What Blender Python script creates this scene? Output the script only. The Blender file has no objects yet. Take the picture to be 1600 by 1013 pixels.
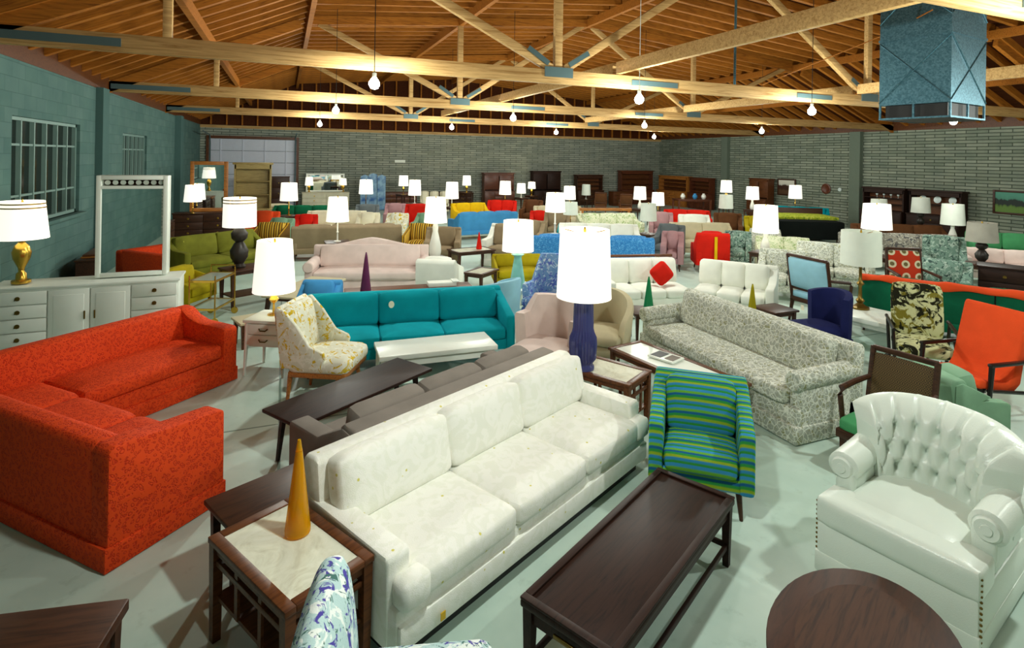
import bpy, bmesh, math, random
from mathutils import Vector, Matrix
random.seed(7)
PI = math.pi
S = bpy.context.scene
COL = S.collection
R = math.radians
# ------------------------------------------------------------------ camera
cam = bpy.data.cameras.new('camera'); cam_o = bpy.data.objects.new('camera', cam); COL.objects.link(cam_o)
cam_o.location = (0, 0, 2.45)
YAW, ROLL = .386, .0165
cam_o.rotation_euler = (Matrix.Rotation(-YAW, 4, 'Z') @ Matrix.Rotation(PI/2, 4, 'X') @ Matrix.Rotation(ROLL, 4, 'Z')).to_euler()
cam.sensor_width = 36; cam.lens = 877.09/1600*36
cam.shift_y = -(506.5-246.86)/1600
cam.clip_start = .05; cam.clip_end = 100
S.camera = cam_o
S.view_settings.view_transform = 'Standard'; S.view_settings.look = 'None'
S.view_settings.gamma = 1; S.view_settings.exposure = 0.0
S.view_settings.use_curve_mapping = False
# ------------------------------------------------------------------ world and ceiling bulb lights
wd = bpy.data.worlds.new('world'); S.world = wd; wd.use_nodes = True
wd.node_tree.nodes['Background'].inputs[0].default_value = (.62, .85, .80, 1)
wd.node_tree.nodes['Background'].inputs[1].default_value = .06
def spot(name, loc, target, power, col, size=.35, angle=120, blend=.6):
    l = bpy.data.lights.new(name, 'SPOT'); l.energy = power; l.color = col; l.shadow_soft_size = size
    l.spot_size = R(angle); l.spot_blend = blend
    o = bpy.data.objects.new(name, l); COL.objects.link(o); o.location = loc
    o.rotation_euler = (Vector(target)-Vector(loc)).to_track_quat('-Z', 'Y').to_euler(); return o
def point(name, loc, power, col, size=.06):
    l = bpy.data.lights.new(name, 'POINT'); l.energy = power; l.color = col; l.shadow_soft_size = size
    o = bpy.data.objects.new(name, l); COL.objects.link(o); o.location = loc; return o
BULBS = [(1.12,7.76),(1.04,12.85),(1.05,18.93),(5.12,17.93),(5.18,12.71),(9.37,18.74),(5.28,7.6),(9.43,13.3),(14.27,19.44),(14.02,13.51),(9.24,7.71),(13.79,7.88)]
BULBC = (.94, 1.0, .92)
for x, y in BULBS: point('bulb_light', (x, y, 3.31), 210, BULBC, .07)
# the row of bulbs overhead, above the top edge of the frame
for x, y in [(1.12, 2.15), (5.3, 2.05), (9.3, 2.15), (13.9, 2.15)]: point('bulb_light', (x, y, 3.22), 210, BULBC, .07)
# ------------------------------------------------------------------ materials
MATS = {}
def ell(a, b, n=48): return [(a*math.cos(2*PI*i/n), b*math.sin(2*PI*i/n)) for i in range(n)]
class N:
    def __init__(s, name):
        s.m = bpy.data.materials.new(name); s.m.use_nodes = True; s.t = s.m.node_tree; s.t.nodes.clear()
        s.out = s.n('ShaderNodeOutputMaterial'); s.b = s.n('ShaderNodeBsdfPrincipled'); s.l(s.b.outputs[0], s.out.inputs[0])
        s.tc = None
    def n(s, k, **kw):
        x = s.t.nodes.new(k)
        for a, v in kw.items(): setattr(x, a, v)
        return x
    def l(s, a, b): s.t.links.new(a, b)
    def co(s, scale=(1,1,1), kind='Object'):
        tc = s.n('ShaderNodeTexCoord'); mp = s.n('ShaderNodeMapping'); mp.inputs['Scale'].default_value = scale
        s.l(tc.outputs[kind], mp.inputs[0]); return mp.outputs[0]
    def noise(s, co, scale, detail=3, rough=.5, dist=0):
        x = s.n('ShaderNodeTexNoise'); x.inputs['Scale'].default_value = scale; x.inputs['Detail'].default_value = detail
        x.inputs['Roughness'].default_value = rough; x.inputs['Distortion'].default_value = dist; s.l(co, x.inputs['Vector']); return x
    def vor(s, co, scale, feature='F1'):
        x = s.n('ShaderNodeTexVoronoi'); x.feature = feature; x.inputs['Scale'].default_value = scale; s.l(co, x.inputs['Vector']); return x
    def ramp(s, fac, stops, interp='LINEAR'):
        x = s.n('ShaderNodeValToRGB'); x.color_ramp.interpolation = interp
        e = x.color_ramp.elements
        while len(e) > 1: e.remove(e[0])
        e[0].position = stops[0][0]; e[0].color = (*stops[0][1], 1)
        for p, c in stops[1:]:
            q = e.new(p); q.color = (*c, 1)
        s.l(fac, x.inputs[0]); return x.outputs[0]
    def mix(s, fac, a, b, mode='MIX'):
        x = s.n('ShaderNodeMix', data_type='RGBA'); x.blend_type = mode
        if isinstance(fac, (int, float)): x.inputs[0].default_value = fac
        else: s.l(fac, x.inputs[0])
        for i, v in ((6, a), (7, b)):
            if isinstance(v, tuple): x.inputs[i].default_value = (*v, 1)
            else: s.l(v, x.inputs[i])
        return x.outputs[2]
    def bump(s, h, strength=.3, dist=.01):
        x = s.n('ShaderNodeBump'); x.inputs['Strength'].default_value = strength; x.inputs['Distance'].default_value = dist
        s.l(h, x.inputs['Height']); s.l(x.outputs[0], s.b.inputs['Normal'])
    def col(s, c):
        if isinstance(c, tuple): s.b.inputs['Base Color'].default_value = (*c, 1)
        else: s.l(c, s.b.inputs['Base Color'])
    def done(s, rough=.8, spec=.3, metal=0):
        s.b.inputs['Roughness'].default_value = rough; s.b.inputs['Metallic'].default_value = metal
        s.b.inputs['Specular IOR Level'].default_value = spec
        MATS[s.m.name] = s.m; return s.m
def sr(r, g, b):
    f = lambda v: (v/255/12.92 if v/255 <= .04045 else ((v/255+.055)/1.055)**2.4)
    return (f(r), f(g), f(b))
def dk(c, k): return tuple(v*k for v in c)
def fabric(name, c, var=.82, scale=220, rough=.9):
    n = N(name); co = n.co(); w = n.noise(co, scale, 2); b = n.noise(co, 5, 3)
    n.col(n.mix(n.ramp(b.outputs[0], [(.35, (0,0,0)), (.7, (1,1,1))]), dk(c, var), c))
    n.bump(w.outputs[0], .35, .004); return n.done(rough, .15)
def wood(name, c, c2=None, rough=.35, axis=(1.2, 14, 14), spec=.45):
    n = N(name); co = n.co(axis); w = n.noise(co, 3.2, 6, .62, .8)
    n.col(n.ramp(w.outputs[0], [(.3, c2 or dk(c, .5)), (.52, c), (.75, dk(c, 1.25))])); n.bump(w.outputs[0], .08, .003)
    return n.done(rough, spec)
def plain(name, c, rough=.5, spec=.4, metal=0, var=.9):
    n = N(name); b = n.noise(n.co(), 9, 4); n.col(n.mix(b.outputs[0], dk(c, var), c)); return n.done(rough, spec, metal)
def floral(name, base, cols, scale=9, vine=None):
    n = N(name); co = n.co(); d = n.noise(co, 4, 2)
    wc = n.mix(.12, co, d.outputs['Color'], 'ADD')
    c = base
    for i, k in enumerate(cols):
        v = n.noise(wc, scale*(1+.35*i), 3, .55, 1.6)
        m = n.ramp(v.outputs[0], [(.53+.03*i, (0,0,0)), (.58+.03*i, (1,1,1))])
        c = n.mix(m, c, k)
    if vine:
        v = n.vor(wc, scale*1.1, 'DISTANCE_TO_EDGE'); m = n.ramp(v.outputs[0], [(.03, (1,1,1)), (.07, (0,0,0))]); c = n.mix(m, c, vine)
    n.col(c); w = n.noise(co, 160, 2); n.bump(w.outputs[0], .3, .004); return n.done(.9, .15)
def stripes(name, cols, scale, axis='z', warp=.0):
    n = N(name); tc = n.n('ShaderNodeTexCoord'); sp = n.n('ShaderNodeSeparateXYZ'); n.l(tc.outputs['Object'], sp.inputs[0])
    src = {'x': 0, 'y': 1, 'z': 2}
    if axis == 'yz':
        a = n.n('ShaderNodeMath', operation='ADD'); n.l(sp.outputs[1], a.inputs[0]); n.l(sp.outputs[2], a.inputs[1]); v = a.outputs[0]
    else: v = sp.outputs[src[axis]]
    m = n.n('ShaderNodeMath', operation='MULTIPLY'); n.l(v, m.inputs[0]); m.inputs[1].default_value = scale
    fr = n.n('ShaderNodeMath', operation='FRACT'); n.l(m.outputs[0], fr.inputs[0])
    k = len(cols); st = []
    for i, c in enumerate(cols): st += [(i/k+.01 if i else 0, c), ((i+1)/k-.05, c)]
    n.col(n.ramp(fr.outputs[0], st)); w = n.noise(n.co(), 200, 2); n.bump(w.outputs[0], .4, .004); return n.done(.9, .15)
def glow(name, c, e, strength):
    n = N(name); n.col(c); n.b.inputs['Emission Color'].default_value = (*e, 1); n.b.inputs['Emission Strength'].default_value = strength
    w = n.noise(n.co((1, 1, 1)), 120, 2); n.bump(w.outputs[0], .2, .003); return n.done(.85, .1)
def glass(name, c, rough=.05):
    n = N(name); n.col(c); tr = n.n('ShaderNodeBsdfTransparent'); tr.inputs[0].default_value = (*c, 1); mx = n.n('ShaderNodeMixShader'); mx.inputs[0].default_value = .42
    n.l(tr.outputs[0], mx.inputs[1]); n.l(n.b.outputs[0], mx.inputs[2]); n.l(mx.outputs[0], n.out.inputs[0]); return n.done(rough, .6)

M_floor = N('floor_concrete'); _c = M_floor.co(); _a = M_floor.noise(_c, .7, 5, .6); _b = M_floor.noise(_c, 7, 6, .65); _d = M_floor.vor(_c, 1.7)
_k = M_floor.mix(M_floor.ramp(_a.outputs[0], [(.35, (0,0,0)), (.65, (1,1,1))]), sr(176,202,190), sr(205,224,212))
_k = M_floor.mix(M_floor.ramp(_b.outputs[0], [(.58, (0,0,0)), (.75, (.5,.5,.5))]), _k, sr(150,172,158))
_k = M_floor.mix(M_floor.ramp(_d.outputs[0], [(.012, (1,1,1)), (.022, (0,0,0))]), _k, sr(60,72,62))
_n = M_floor.n('ShaderNodeTexBrick'); _n.offset = 0; _n.inputs['Scale'].default_value = 1; _n.inputs['Brick Width'].default_value = 5.5; _n.inputs['Row Height'].default_value = 5.5
_n.inputs['Mortar Size'].default_value = .012; M_floor.l(_c, _n.inputs[0])
_k = M_floor.mix(_n.outputs['Fac'], _k, sr(120,146,132)); M_floor.col(_k); M_floor.bump(_b.outputs[0], .12, .004); M_floor = M_floor.done(.42, .4)
def block_wall(name, c1, c2, cm, w=.42, h=.105, swap=False, mort=.014, strength=.8):
    n = N(name); tc = n.n('ShaderNodeTexCoord'); sp = n.n('ShaderNodeSeparateXYZ'); cb = n.n('ShaderNodeCombineXYZ')
    n.l(tc.outputs['Object'], sp.inputs[0]); n.l(sp.outputs[1 if swap else 0], cb.inputs[0]); n.l(sp.outputs[2], cb.inputs[1])
    b = n.n('ShaderNodeTexBrick'); b.inputs['Scale'].default_value = 1; b.inputs['Brick Width'].default_value = w; b.inputs['Row Height'].default_value = h
    b.inputs['Mortar Size'].default_value = mort; b.inputs['Mortar Smooth'].default_value = .5; b.inputs['Bias'].default_value = .0
    b.inputs[1].default_value = (*c1, 1); b.inputs[2].default_value = (*c2, 1); b.inputs[3].default_value = (*cm, 1); n.l(cb.outputs[0], b.inputs[0])
    z = n.noise(cb.outputs[0], 2.2, 4); n.col(n.mix(n.ramp(z.outputs[0], [(.35, (0,0,0)), (.7, (1,1,1))]), b.outputs[0], n.mix(1.0, b.outputs[0], (1.25, 1.2, 1.15), 'MULTIPLY')))
    inv = n.n('ShaderNodeMath', operation='SUBTRACT'); inv.inputs[0].default_value = 1; n.l(b.outputs['Fac'], inv.inputs[1]); n.bump(inv.outputs[0], strength, .02); return n.done(.9, .15)
M_wallL = block_wall('painted_block_left', sr(78,108,104), sr(88,116,112), sr(72,100,96), .4, .2, True, .006, .3)
M_wallB = block_wall('rough_block_back', sr(158,164,152), sr(134,142,130), sr(84,92,84), .62, .105)
M_wallR = block_wall('rough_block_right', sr(142,150,136), sr(116,126,112), sr(70,80,70), .62, .105, swap=True)
M_pil = plain('painted_pilaster', sr(112,124,110), .9, .15)
M_pilL = plain('painted_pilaster_left', sr(80,110,106), .9, .15)
M_deck = wood('roof_boards', sr(74,34,8), sr(44,19,5), .75, (8, .5, 8), .15)
M_raft = wood('roof_rafter_wood', sr(172,104,32), sr(116,64,18), .7, (.8, 14, 14), .2)
M_truss = wood('truss_timber', sr(198,160,104), sr(158,116,62), .65, (.5, 10, 10), .2)
M_gus = plain('gusset_steel', sr(86,110,112), .5, .4, .3)
M_galv = N('galvanised_sheet'); _c = M_galv.co(); _v = M_galv.vor(_c, 60); M_galv.col(M_galv.ramp(_v.outputs['Color'], [(.2, sr(66,104,118)), (.8, sr(92,132,146))])); M_galv = M_galv.done(.42, .5, .8)
M_bulb = glow('bulb_glass', (1, 1, .95), (1, .96, .84), 30)
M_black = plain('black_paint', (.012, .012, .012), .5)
M_pane = N('night_window_glass'); M_pane.col(sr(20,28,24)); M_pane = M_pane.done(.08, .6)
M_frame = plain('window_steel', sr(120,150,142), .5)
M_doorp = plain('overhead_door_paint', sr(222,226,240), .6, .3, 0, .9)
M_dkw = wood('dark_walnut', sr(66,38,22), sr(36,18,10), .42, spec=.3)
M_esp = wood('espresso_wood', sr(44,24,16), sr(24,12,8), .5, spec=.2)
M_brw = wood('warm_brown_wood', sr(98,56,28), sr(60,30,14), .4, spec=.3)
M_oak = wood('honey_oak', sr(176,112,48), sr(120,70,26), .4)
M_khaki = wood('khaki_limed_wood', sr(166,146,88), sr(130,112,60), .5)
M_redw = wood('cherry_hutch_wood', sr(98,50,28), sr(58,26,14), .35)
M_blkw = plain('ebonised_wood', sr(22,18,16), .3)
M_white = plain('white_lacquer', sr(236,242,232), .35, .4, 0, .94)
M_marble = N('cream_marble'); _c = M_marble.co(); _v = M_marble.noise(_c, 5, 7, .65, 2.2); M_marble.col(M_marble.ramp(_v.outputs[0], [(.36, sr(212,212,190)), (.5, sr(228,230,210)), (.7, sr(238,240,224))])); M_marble = M_marble.done(.12, .5)
M_brass = plain('brass', sr(206,164,66), .25, .5, .9)
M_dkbrass = plain('aged_brass', sr(120,96,40), .35, .5, .8)
M_mirror = N('mirror_glass'); M_mirror.col((.86, .9, .88)); M_mirror = M_mirror.done(.02, .5, 1)
M_shade = glow('lit_lampshade', sr(255,252,236), (1, .97, .86), .9)
M_shade0 = fabric('unlit_lampshade', sr(232,238,226), .93)
M_shadeg = fabric('grey_lampshade', sr(176,172,160), .85)
M_tag = plain('price_tag_card', sr(250,244,214), .7)
M_ytag = plain('yellow_tag_card', sr(220,180,40), .7)
# fabrics
M_red = N('red_orange_damask'); _c = M_red.co(); _w = M_red.noise(_c, 6, 2); _cw = M_red.mix(.1, _c, _w.outputs['Color'], 'ADD'); _v = M_red.vor(_cw, 42); _e = M_red.ramp(_v.outputs[0], [(.2, (1,1,1)), (.36, (0,0,0)), (.5, (1,1,1))])
M_red.col(M_red.mix(_e, sr(194,42,12), sr(226,72,22))); M_red.bump(_e, .5, .006); M_red = M_red.done(.75, .2)
M_ivory = N('ivory_brocade'); _c = M_ivory.co(); _w = M_ivory.noise(_c, 7, 3, .5, 2.5); _e = M_ivory.ramp(_w.outputs[0], [(.45, (0,0,0)), (.52, (1,1,1))]); _t = M_ivory.noise(_c, 180, 2)
_s = M_ivory.vor(_c, 9); _y = M_ivory.ramp(_s.outputs[0], [(.06, (1,1,1)), (.09, (0,0,0))])
M_ivory.col(M_ivory.mix(_y, M_ivory.mix(_e, sr(240,241,230), sr(246,246,238)), sr(216,208,110))); M_ivory.bump(_t.outputs[0], .35, .004); M_ivory = M_ivory.done(.8, .2)
M_leather = N('white_leather'); _c = M_leather.co(); _v = M_leather.vor(_c, 160); M_leather.col(sr(226,236,226)); M_leather.bump(_v.outputs[0], .15, .003); M_leather = M_leather.done(.33, .45)
M_teal = fabric('turquoise_tweed', sr(0,152,166), .85)
M_greyf = fabric('taupe_grey_velvet', sr(140,132,124), .85)
M_pink = fabric('blush_white_brocade', sr(232,212,204), .88)
M_cream = fabric('cream_wool', sr(238,232,204), .88)
M_beige = fabric('beige_linen', sr(206,196,162), .88)
M_taupe = fabric('taupe_weave', sr(150,132,104), .85)
M_olive = fabric('olive_weave', sr(120,122,40), .75)
M_must = fabric('mustard_velvet', sr(176,158,20), .8)
M_yell = fabric('yellow_gold_fabric', sr(222,180,16), .85)
M_redp = fabric('scarlet_fabric', sr(214,34,20), .85)
M_orange = fabric('orange_tweed', sr(226,78,34), .88, 90)
M_blue = fabric('sky_blue_fabric', sr(70,146,200), .85)
M_ltblue = fabric('pale_blue_damask', sr(150,198,216), .88)
M_navy = fabric('navy_fabric', sr(28,34,84), .8)
M_green = fabric('emerald_fabric', sr(12,98,64), .75)
M_dgreen = fabric('bottle_green_fabric', sr(16,100,70), .7)
M_sage = fabric('sage_green_velvet', sr(132,170,140), .82)
M_seatgreen = fabric('jade_seat_fabric', sr(74,150,98), .85)
M_mauve = fabric('mauve_fabric', sr(172,132,134), .85)
M_grey = fabric('slate_grey_fabric', sr(104,112,114), .85)
M_blackf = fabric('black_bedcover', sr(12,18,16), .7)
M_lime = floral('lime_floral_cover', sr(150,160,40), [sr(90,120,30), sr(200,200,90)], 14)
M_brownf = fabric('brown_fabric', sr(96,60,34), .8)
M_whitef = fabric('white_cotton', sr(236,238,226), .92)
M_flgrey = floral('grey_damask_floral', sr(168,172,160), [sr(206,208,196), sr(150,150,110)], 17, sr(222,224,212))
M_flyel = floral('white_floral_with_yellow_sprigs', sr(226,226,206), [sr(240,240,224), sr(214,182,40)], 9)
M_flblue = floral('blue_white_floral', sr(178,206,206), [sr(226,234,230), sr(78,70,156), sr(70,110,104)], 11)
M_flblue2 = floral('blue_violet_floral', sr(120,156,196), [sr(96,110,186), sr(200,214,224)], 9)
M_flteal = floral('grey_teal_floral', sr(120,150,136), [sr(176,196,184), sr(62,84,80)], 10)
M_flcream = floral('cream_green_floral', sr(222,224,196), [sr(196,206,168), sr(150,176,110)], 9)
M_fldark = floral('charcoal_leaf_print', sr(140,136,124), [sr(84,84,84), sr(190,190,176)], 9)
M_blumott = floral('mottled_blue_weave', sr(58,132,198), [sr(104,172,222), sr(40,104,176)], 22)
M_zebra = floral('olive_black_camouflage_print', sr(196,198,150), [sr(30,30,16), sr(120,112,40), sr(30,32,18)], 5)
M_stripe = stripes('blue_green_stripe', [sr(54,150,66), sr(52,140,190), sr(150,180,44), sr(50,150,70), sr(30,100,150), sr(110,180,60), sr(60,150,204)], 6.5, 'yz')
M_gstripe = stripes('gold_brown_stripe', [sr(196,150,40), sr(110,80,30), sr(214,176,70), sr(90,64,26)], 9, 'x')
M_redmed = N('red_medallion_print'); _c = M_redmed.co((1, 0, 1)); _v = M_redmed.vor(_c, 5.0); _v.inputs['Randomness'].default_value = .0; M_redmed.col(M_redmed.ramp(_v.outputs[0], [(0, sr(120,110,70)), (.14, sr(110,100,60)), (.18, sr(220,214,180)), (.3, sr(226,220,186)), (.33, sr(196,58,30))])); M_redmed = M_redmed.done(.85, .2)
M_cane = N('woven_cane'); _c = M_cane.co(); _v = M_cane.n('ShaderNodeTexChecker'); _v.inputs['Scale'].default_value = 110; M_cane.l(_c, _v.inputs[0]); _v.inputs[1].default_value = (*sr(112,88,52), 1); _v.inputs[2].default_value = (*sr(58,44,24), 1); M_cane.col(_v.outputs[0]); M_cane = M_cane.done(.6)
M_amber = glass('amber_glass', sr(246,196,24)); M_gpurple = glass('purple_glass', sr(150,70,122)); M_ggreen = glass('green_glass', sr(50,180,120)); M_gyel = glass('yellow_glass', sr(206,196,40))
M_clear = glass('clear_shelf_glass', sr(226,240,236))
M_ceramw = plain('white_ceramic', sr(240,240,230), .25, .5); M_ceramt = plain('turquoise_ceramic', sr(130,196,186), .25, .5)
M_ceramb = plain('blue_violet_ceramic', sr(58,60,112), .2, .5); M_dark = plain('dark_bronze', sr(38,32,26), .4)
M_plate = plain('blue_rim_plate', sr(214,226,222), .3)
M_bluegl = N('blue_screen_cloud_print'); _c = M_bluegl.co(); _v = M_bluegl.noise(_c, 3, 4); M_bluegl.col(M_bluegl.ramp(_v.outputs[0], [(.35, sr(36,90,160)), (.6, sr(150,190,214))])); M_bluegl = M_bluegl.done(.4)
def landscape(name, sky, hill, land):
    n = N(name); tc = n.n('ShaderNodeTexCoord'); sp = n.n('ShaderNodeSeparateXYZ'); n.l(tc.outputs['Generated'], sp.inputs[0])
    z = n.noise(n.co((4, 4, 1)), 2.5, 4); a = n.n('ShaderNodeMath', operation='MULTIPLY_ADD'); n.l(z.outputs[0], a.inputs[0]); a.inputs[1].default_value = .35; n.l(sp.outputs[2], a.inputs[2])
    n.col(n.ramp(a.outputs[0], [(.45, land), (.52, dk(land, .6)), (.56, hill), (.78, hill), (.84, sky), (1, dk(sky, 1.2))])); return n.done(.5)
M_land = landscape('green_landscape_painting', sr(70,130,110), sr(28,40,34), sr(92,124,52)); M_land2 = landscape('dark_landscape_painting', sr(200,196,184), sr(60,34,24), sr(86,60,40))
# ------------------------------------------------------------------ mesh helpers
def box(bm, c, s, bev=0, rot=None, seg=2):
    r = bmesh.ops.create_cube(bm, size=1); vs = r['verts']
    bmesh.ops.scale(bm, vec=Vector(s), verts=vs)
    if bev:
        es = list({e for v in vs for e in v.link_edges}); q = bmesh.ops.bevel(bm, geom=es, offset=bev, segments=seg, affect='EDGES', profile=.5, clamp_overlap=True); vs = list({v for f in q['faces'] for v in f.verts} | {v for v in vs if v.is_valid})
    if rot is not None: bmesh.ops.rotate(bm, cent=(0,0,0), matrix=rot.to_3x3(), verts=vs)
    bmesh.ops.translate(bm, vec=Vector(c), verts=vs); return vs
def cushion(bm, c, s, r=.05, crown=.03, rot=None, n=6, sag=0):
    """rounded, puffed box; crown swells +-z and slightly the sides"""
    hx, hy, hz = s[0]/2, s[1]/2, s[2]/2; r = min(r, hx*.98, hy*.98, hz*.98); vs = {}; tr = Matrix.Translation(Vector(c)) @ (rot.to_4x4() if rot is not None else Matrix.Identity(4))
    ks = [-1+2*i/n for i in range(n+1)]; ks = [math.copysign(abs(k)**.72, k) for k in ks]
    def vert(p):
        k = tuple(round(a, 5) for a in p)
        if k not in vs:
            q = Vector((p[0]*hx, p[1]*hy, p[2]*hz)); i = Vector([max(-h+r, min(h-r, a)) for a, h in zip(q, (hx, hy, hz))]); d = q-i
            q = i+d.normalized()*r if d.length > 1e-9 else q
            q.z += math.copysign(crown, p[2])*(1-p[0]**2)*(1-p[1]**2)*abs(p[2])
            q.x += p[0]*crown*.35*(1-p[1]**2)*(1-p[2]**2); q.y += p[1]*crown*.35*(1-p[0]**2)*(1-p[2]**2)
            vs[k] = bm.verts.new(tr @ q)
        return vs[k]
    for ax in range(3):
        for sg in (-1, 1):
            for i in range(n):
                for j in range(n):
                    pts = []
                    for a, b in ((i, j), (i+1, j), (i+1, j+1), (i, j+1)):
                        p = [0, 0, 0]; p[ax] = sg; p[(ax+1) % 3] = ks[a]; p[(ax+2) % 3] = ks[b]; pts.append(vert(p))
                    if sg < 0: pts.reverse()
                    try: bm.faces.new(pts)
                    except ValueError: pass
def prism(bm, poly, a0, a1, axis='x', bev=0, seg=2):
    """polygon of (p,q) swept along axis: x -> (y,z), y -> (x,z), z -> (x,y)"""
    f = {'x': lambda p, t: (t, p[0], p[1]), 'y': lambda p, t: (p[0], t, p[1]), 'z': lambda p, t: (p[0], p[1], t)}[axis]
    A = [bm.verts.new(f(p, a0)) for p in poly]; B = [bm.verts.new(f(p, a1)) for p in poly]; k = len(poly); fs = []
    fs.append(bm.faces.new(A)); fs.append(bm.faces.new(B[::-1]))
    for i in range(k): fs.append(bm.faces.new([A[i], B[i], B[(i+1) % k], A[(i+1) % k]]))
    bmesh.ops.recalc_face_normals(bm, faces=fs)
    if bev:
        es = list({e for fc in fs for e in fc.edges}); bmesh.ops.bevel(bm, geom=es, offset=bev, segments=seg, affect='EDGES', profile=.5, clamp_overlap=True)
def tube(bm, pts, rad, seg=8, cap=True, flat=1):
    pts = [Vector(p) for p in pts]; rad = rad if isinstance(rad, (list, tuple)) else [rad]*len(pts); rings = []
    for i, p in enumerate(pts):
        d = (pts[min(i+1, len(pts)-1)]-pts[max(i-1, 0)]).normalized(); up = Vector((0, 0, 1)) if abs(d.z) < .95 else Vector((0, 1, 0)); a = d.cross(up).normalized(); b = d.cross(a).normalized()
        rings.append([bm.verts.new(p+(a*math.cos(2*PI*k/seg)*rad[i]+b*math.sin(2*PI*k/seg)*rad[i]*flat)) for k in range(seg)])
    for A, B in zip(rings, rings[1:]):
        for k in range(seg): bm.faces.new([A[k], A[(k+1) % seg], B[(k+1) % seg], B[k]])
    if cap: bm.faces.new(rings[0][::-1]); bm.faces.new(rings[-1])
def lathe(bm, prof, seg=24, c=(0, 0, 0), cap0=True, cap1=True):
    rings = [[bm.verts.new((c[0]+r*math.cos(2*PI*k/seg), c[1]+r*math.sin(2*PI*k/seg), c[2]+z)) for k in range(seg)] for r, z in prof]
    for A, B in zip(rings, rings[1:]):
        for k in range(seg): bm.faces.new([A[k], A[(k+1) % seg], B[(k+1) % seg], B[k]])
    if cap0: bm.faces.new(rings[0][::-1])
    if cap1: bm.faces.new(rings[-1])
def sq_leg(bm, x, y, z0, z1, w0, w1, dx=0, dy=0, rnd=False):
    """leg from (x,y,z1) down to (x+dx,y+dy,z0); w1 at top, w0 at foot"""
    if rnd: tube(bm, [(x+dx, y+dy, z0), (x, y, z1)], [w0/2, w1/2], 8); return
    T = [bm.verts.new((x+a*w1/2, y+b*w1/2, z1)) for a, b in ((-1,-1), (1,-1), (1,1), (-1,1))]; B = [bm.verts.new((x+dx+a*w0/2, y+dy+b*w0/2, z0)) for a, b in ((-1,-1), (1,-1), (1,1), (-1,1))]
    bm.faces.new(T); bm.faces.new(B[::-1])
    for i in range(4): bm.faces.new([B[i], B[(i+1) % 4], T[(i+1) % 4], T[i]])
def part(name, build, m, parent=None, ang=38, loc=None):
    bm = bmesh.new(); build(bm); bmesh.ops.recalc_face_normals(bm, faces=bm.faces[:]) if not getattr(build, 'raw', 0) else None
    me = bpy.data.meshes.new(name); bm.to_mesh(me); bm.free(); me.materials.append(m)
    me.polygons.foreach_set('use_smooth', [True]*len(me.polygons)); me.set_sharp_from_angle(angle=R(ang))
    o = bpy.data.objects.new(name, me); COL.objects.link(o)
    if parent: o.parent = parent
    if loc: o.location = loc
    return o
def tagp(o, label, cat, group=None):
    o['label'] = label; o['category'] = cat
    if group: o['group'] = group
    return o
def thing(name, label, cat, loc=(0, 0, 0), rot=0, group=None):
    o = bpy.data.objects.new(name, None); COL.objects.link(o); o.empty_display_size = .1
    o.location = (loc[0], loc[1], loc[2] if len(loc) > 2 else 0); o.rotation_euler = (0, 0, R(rot)); return tagp(o, label, cat, group)
def struct(name, build, m, ang=30):
    o = part(name, build, m, None, ang); o['kind'] = 'structure'; return o
def hang_tag(t, x, y, z, m=None, rx=0):
    part('price_tag', lambda bm: box(bm, (x, y, z), (.045, .004, .065), 0, Matrix.Rotation(R(rx), 3, 'X')), m or M_tag, t)
# ------------------------------------------------------------------ the room
L, UR, VB, V0, ZW = -3.285, 20.18, 26.9, -1.6, 3.65
def wall_with_holes(bm, holes, a0, a1, z1, p, t, axis):
    xs = sorted({a0, a1, *[h[0] for h in holes], *[h[1] for h in holes]}); zs = sorted({0, z1, *[h[2] for h in holes], *[h[3] for h in holes]})
    for xa, xb in zip(xs, xs[1:]):
        for za, zb in zip(zs, zs[1:]):
            mx, mz = (xa+xb)/2, (za+zb)/2
            if any(h[0] < mx < h[1] and h[2] < mz < h[3] for h in holes): continue
            if axis == 'y': box(bm, (p, mx, mz), (t, xb-xa, zb-za))
            else: box(bm, (mx, p, mz), (xb-xa, t, zb-za))
    bmesh.ops.remove_doubles(bm, verts=bm.verts[:], dist=1e-4)
W1, W2 = (9.22, 11.86, 1.40, 2.90), (14.65, 17.0, 1.5, 2.86)
DR = (-2.95, .52, 0, 3.08)
struct('floor', lambda bm: box(bm, ((L+UR)/2, (V0+VB)/2, -.1), (UR-L+.4, VB-V0+.4, .2)), M_floor)
struct('wall_left', lambda bm: wall_with_holes(bm, [W1, W2], V0, VB, ZW, L-.1, .2, 'y'), M_wallL)
struct('wall_back', lambda bm: wall_with_holes(bm, [DR], L, UR, ZW, VB+.1, .2, 'x'), M_wallB)
struct('wall_right', lambda bm: box(bm, (UR+.1, (V0+VB)/2, ZW/2), (.2, VB-V0, ZW)), M_wallR)
struct('wall_front', lambda bm: box(bm, ((L+UR)/2, V0-.1, ZW/2), (UR-L, .2, ZW)), M_wallB)
struct('trim_1', lambda bm: [box(bm, (UR-.09, y, ZW/2), (.18, .42, ZW)) for y in (14.8,)], M_pil)
struct('trim_2', lambda bm: [box(bm, (UR-.09, y, ZW/2), (.18, .42, ZW)) for y in (21.6,)], M_pil)
struct('trim_3', lambda bm: box(bm, ((L+UR)/2, VB-.04, ZW-.06), (UR-L, .08, .12)), M_truss)
struct('trim_4', lambda bm: box(bm, (L-.02, (V0+VB)/2, ZW+.17), (.06, VB-V0, .36)), M_brw)
struct('trim_8', lambda bm: box(bm, (UR+.02, (V0+VB)/2, ZW+.17), (.06, VB-V0, .36)), M_brw)
struct('trim_5', lambda bm: box(bm, (L+.06, 12.9, ZW/2), (.12, .4, ZW)), M_pilL)
struct('trim_6', lambda bm: box(bm, (L+.09, 21.2, ZW/2), (.18, .5, ZW)), M_pilL)
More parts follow.
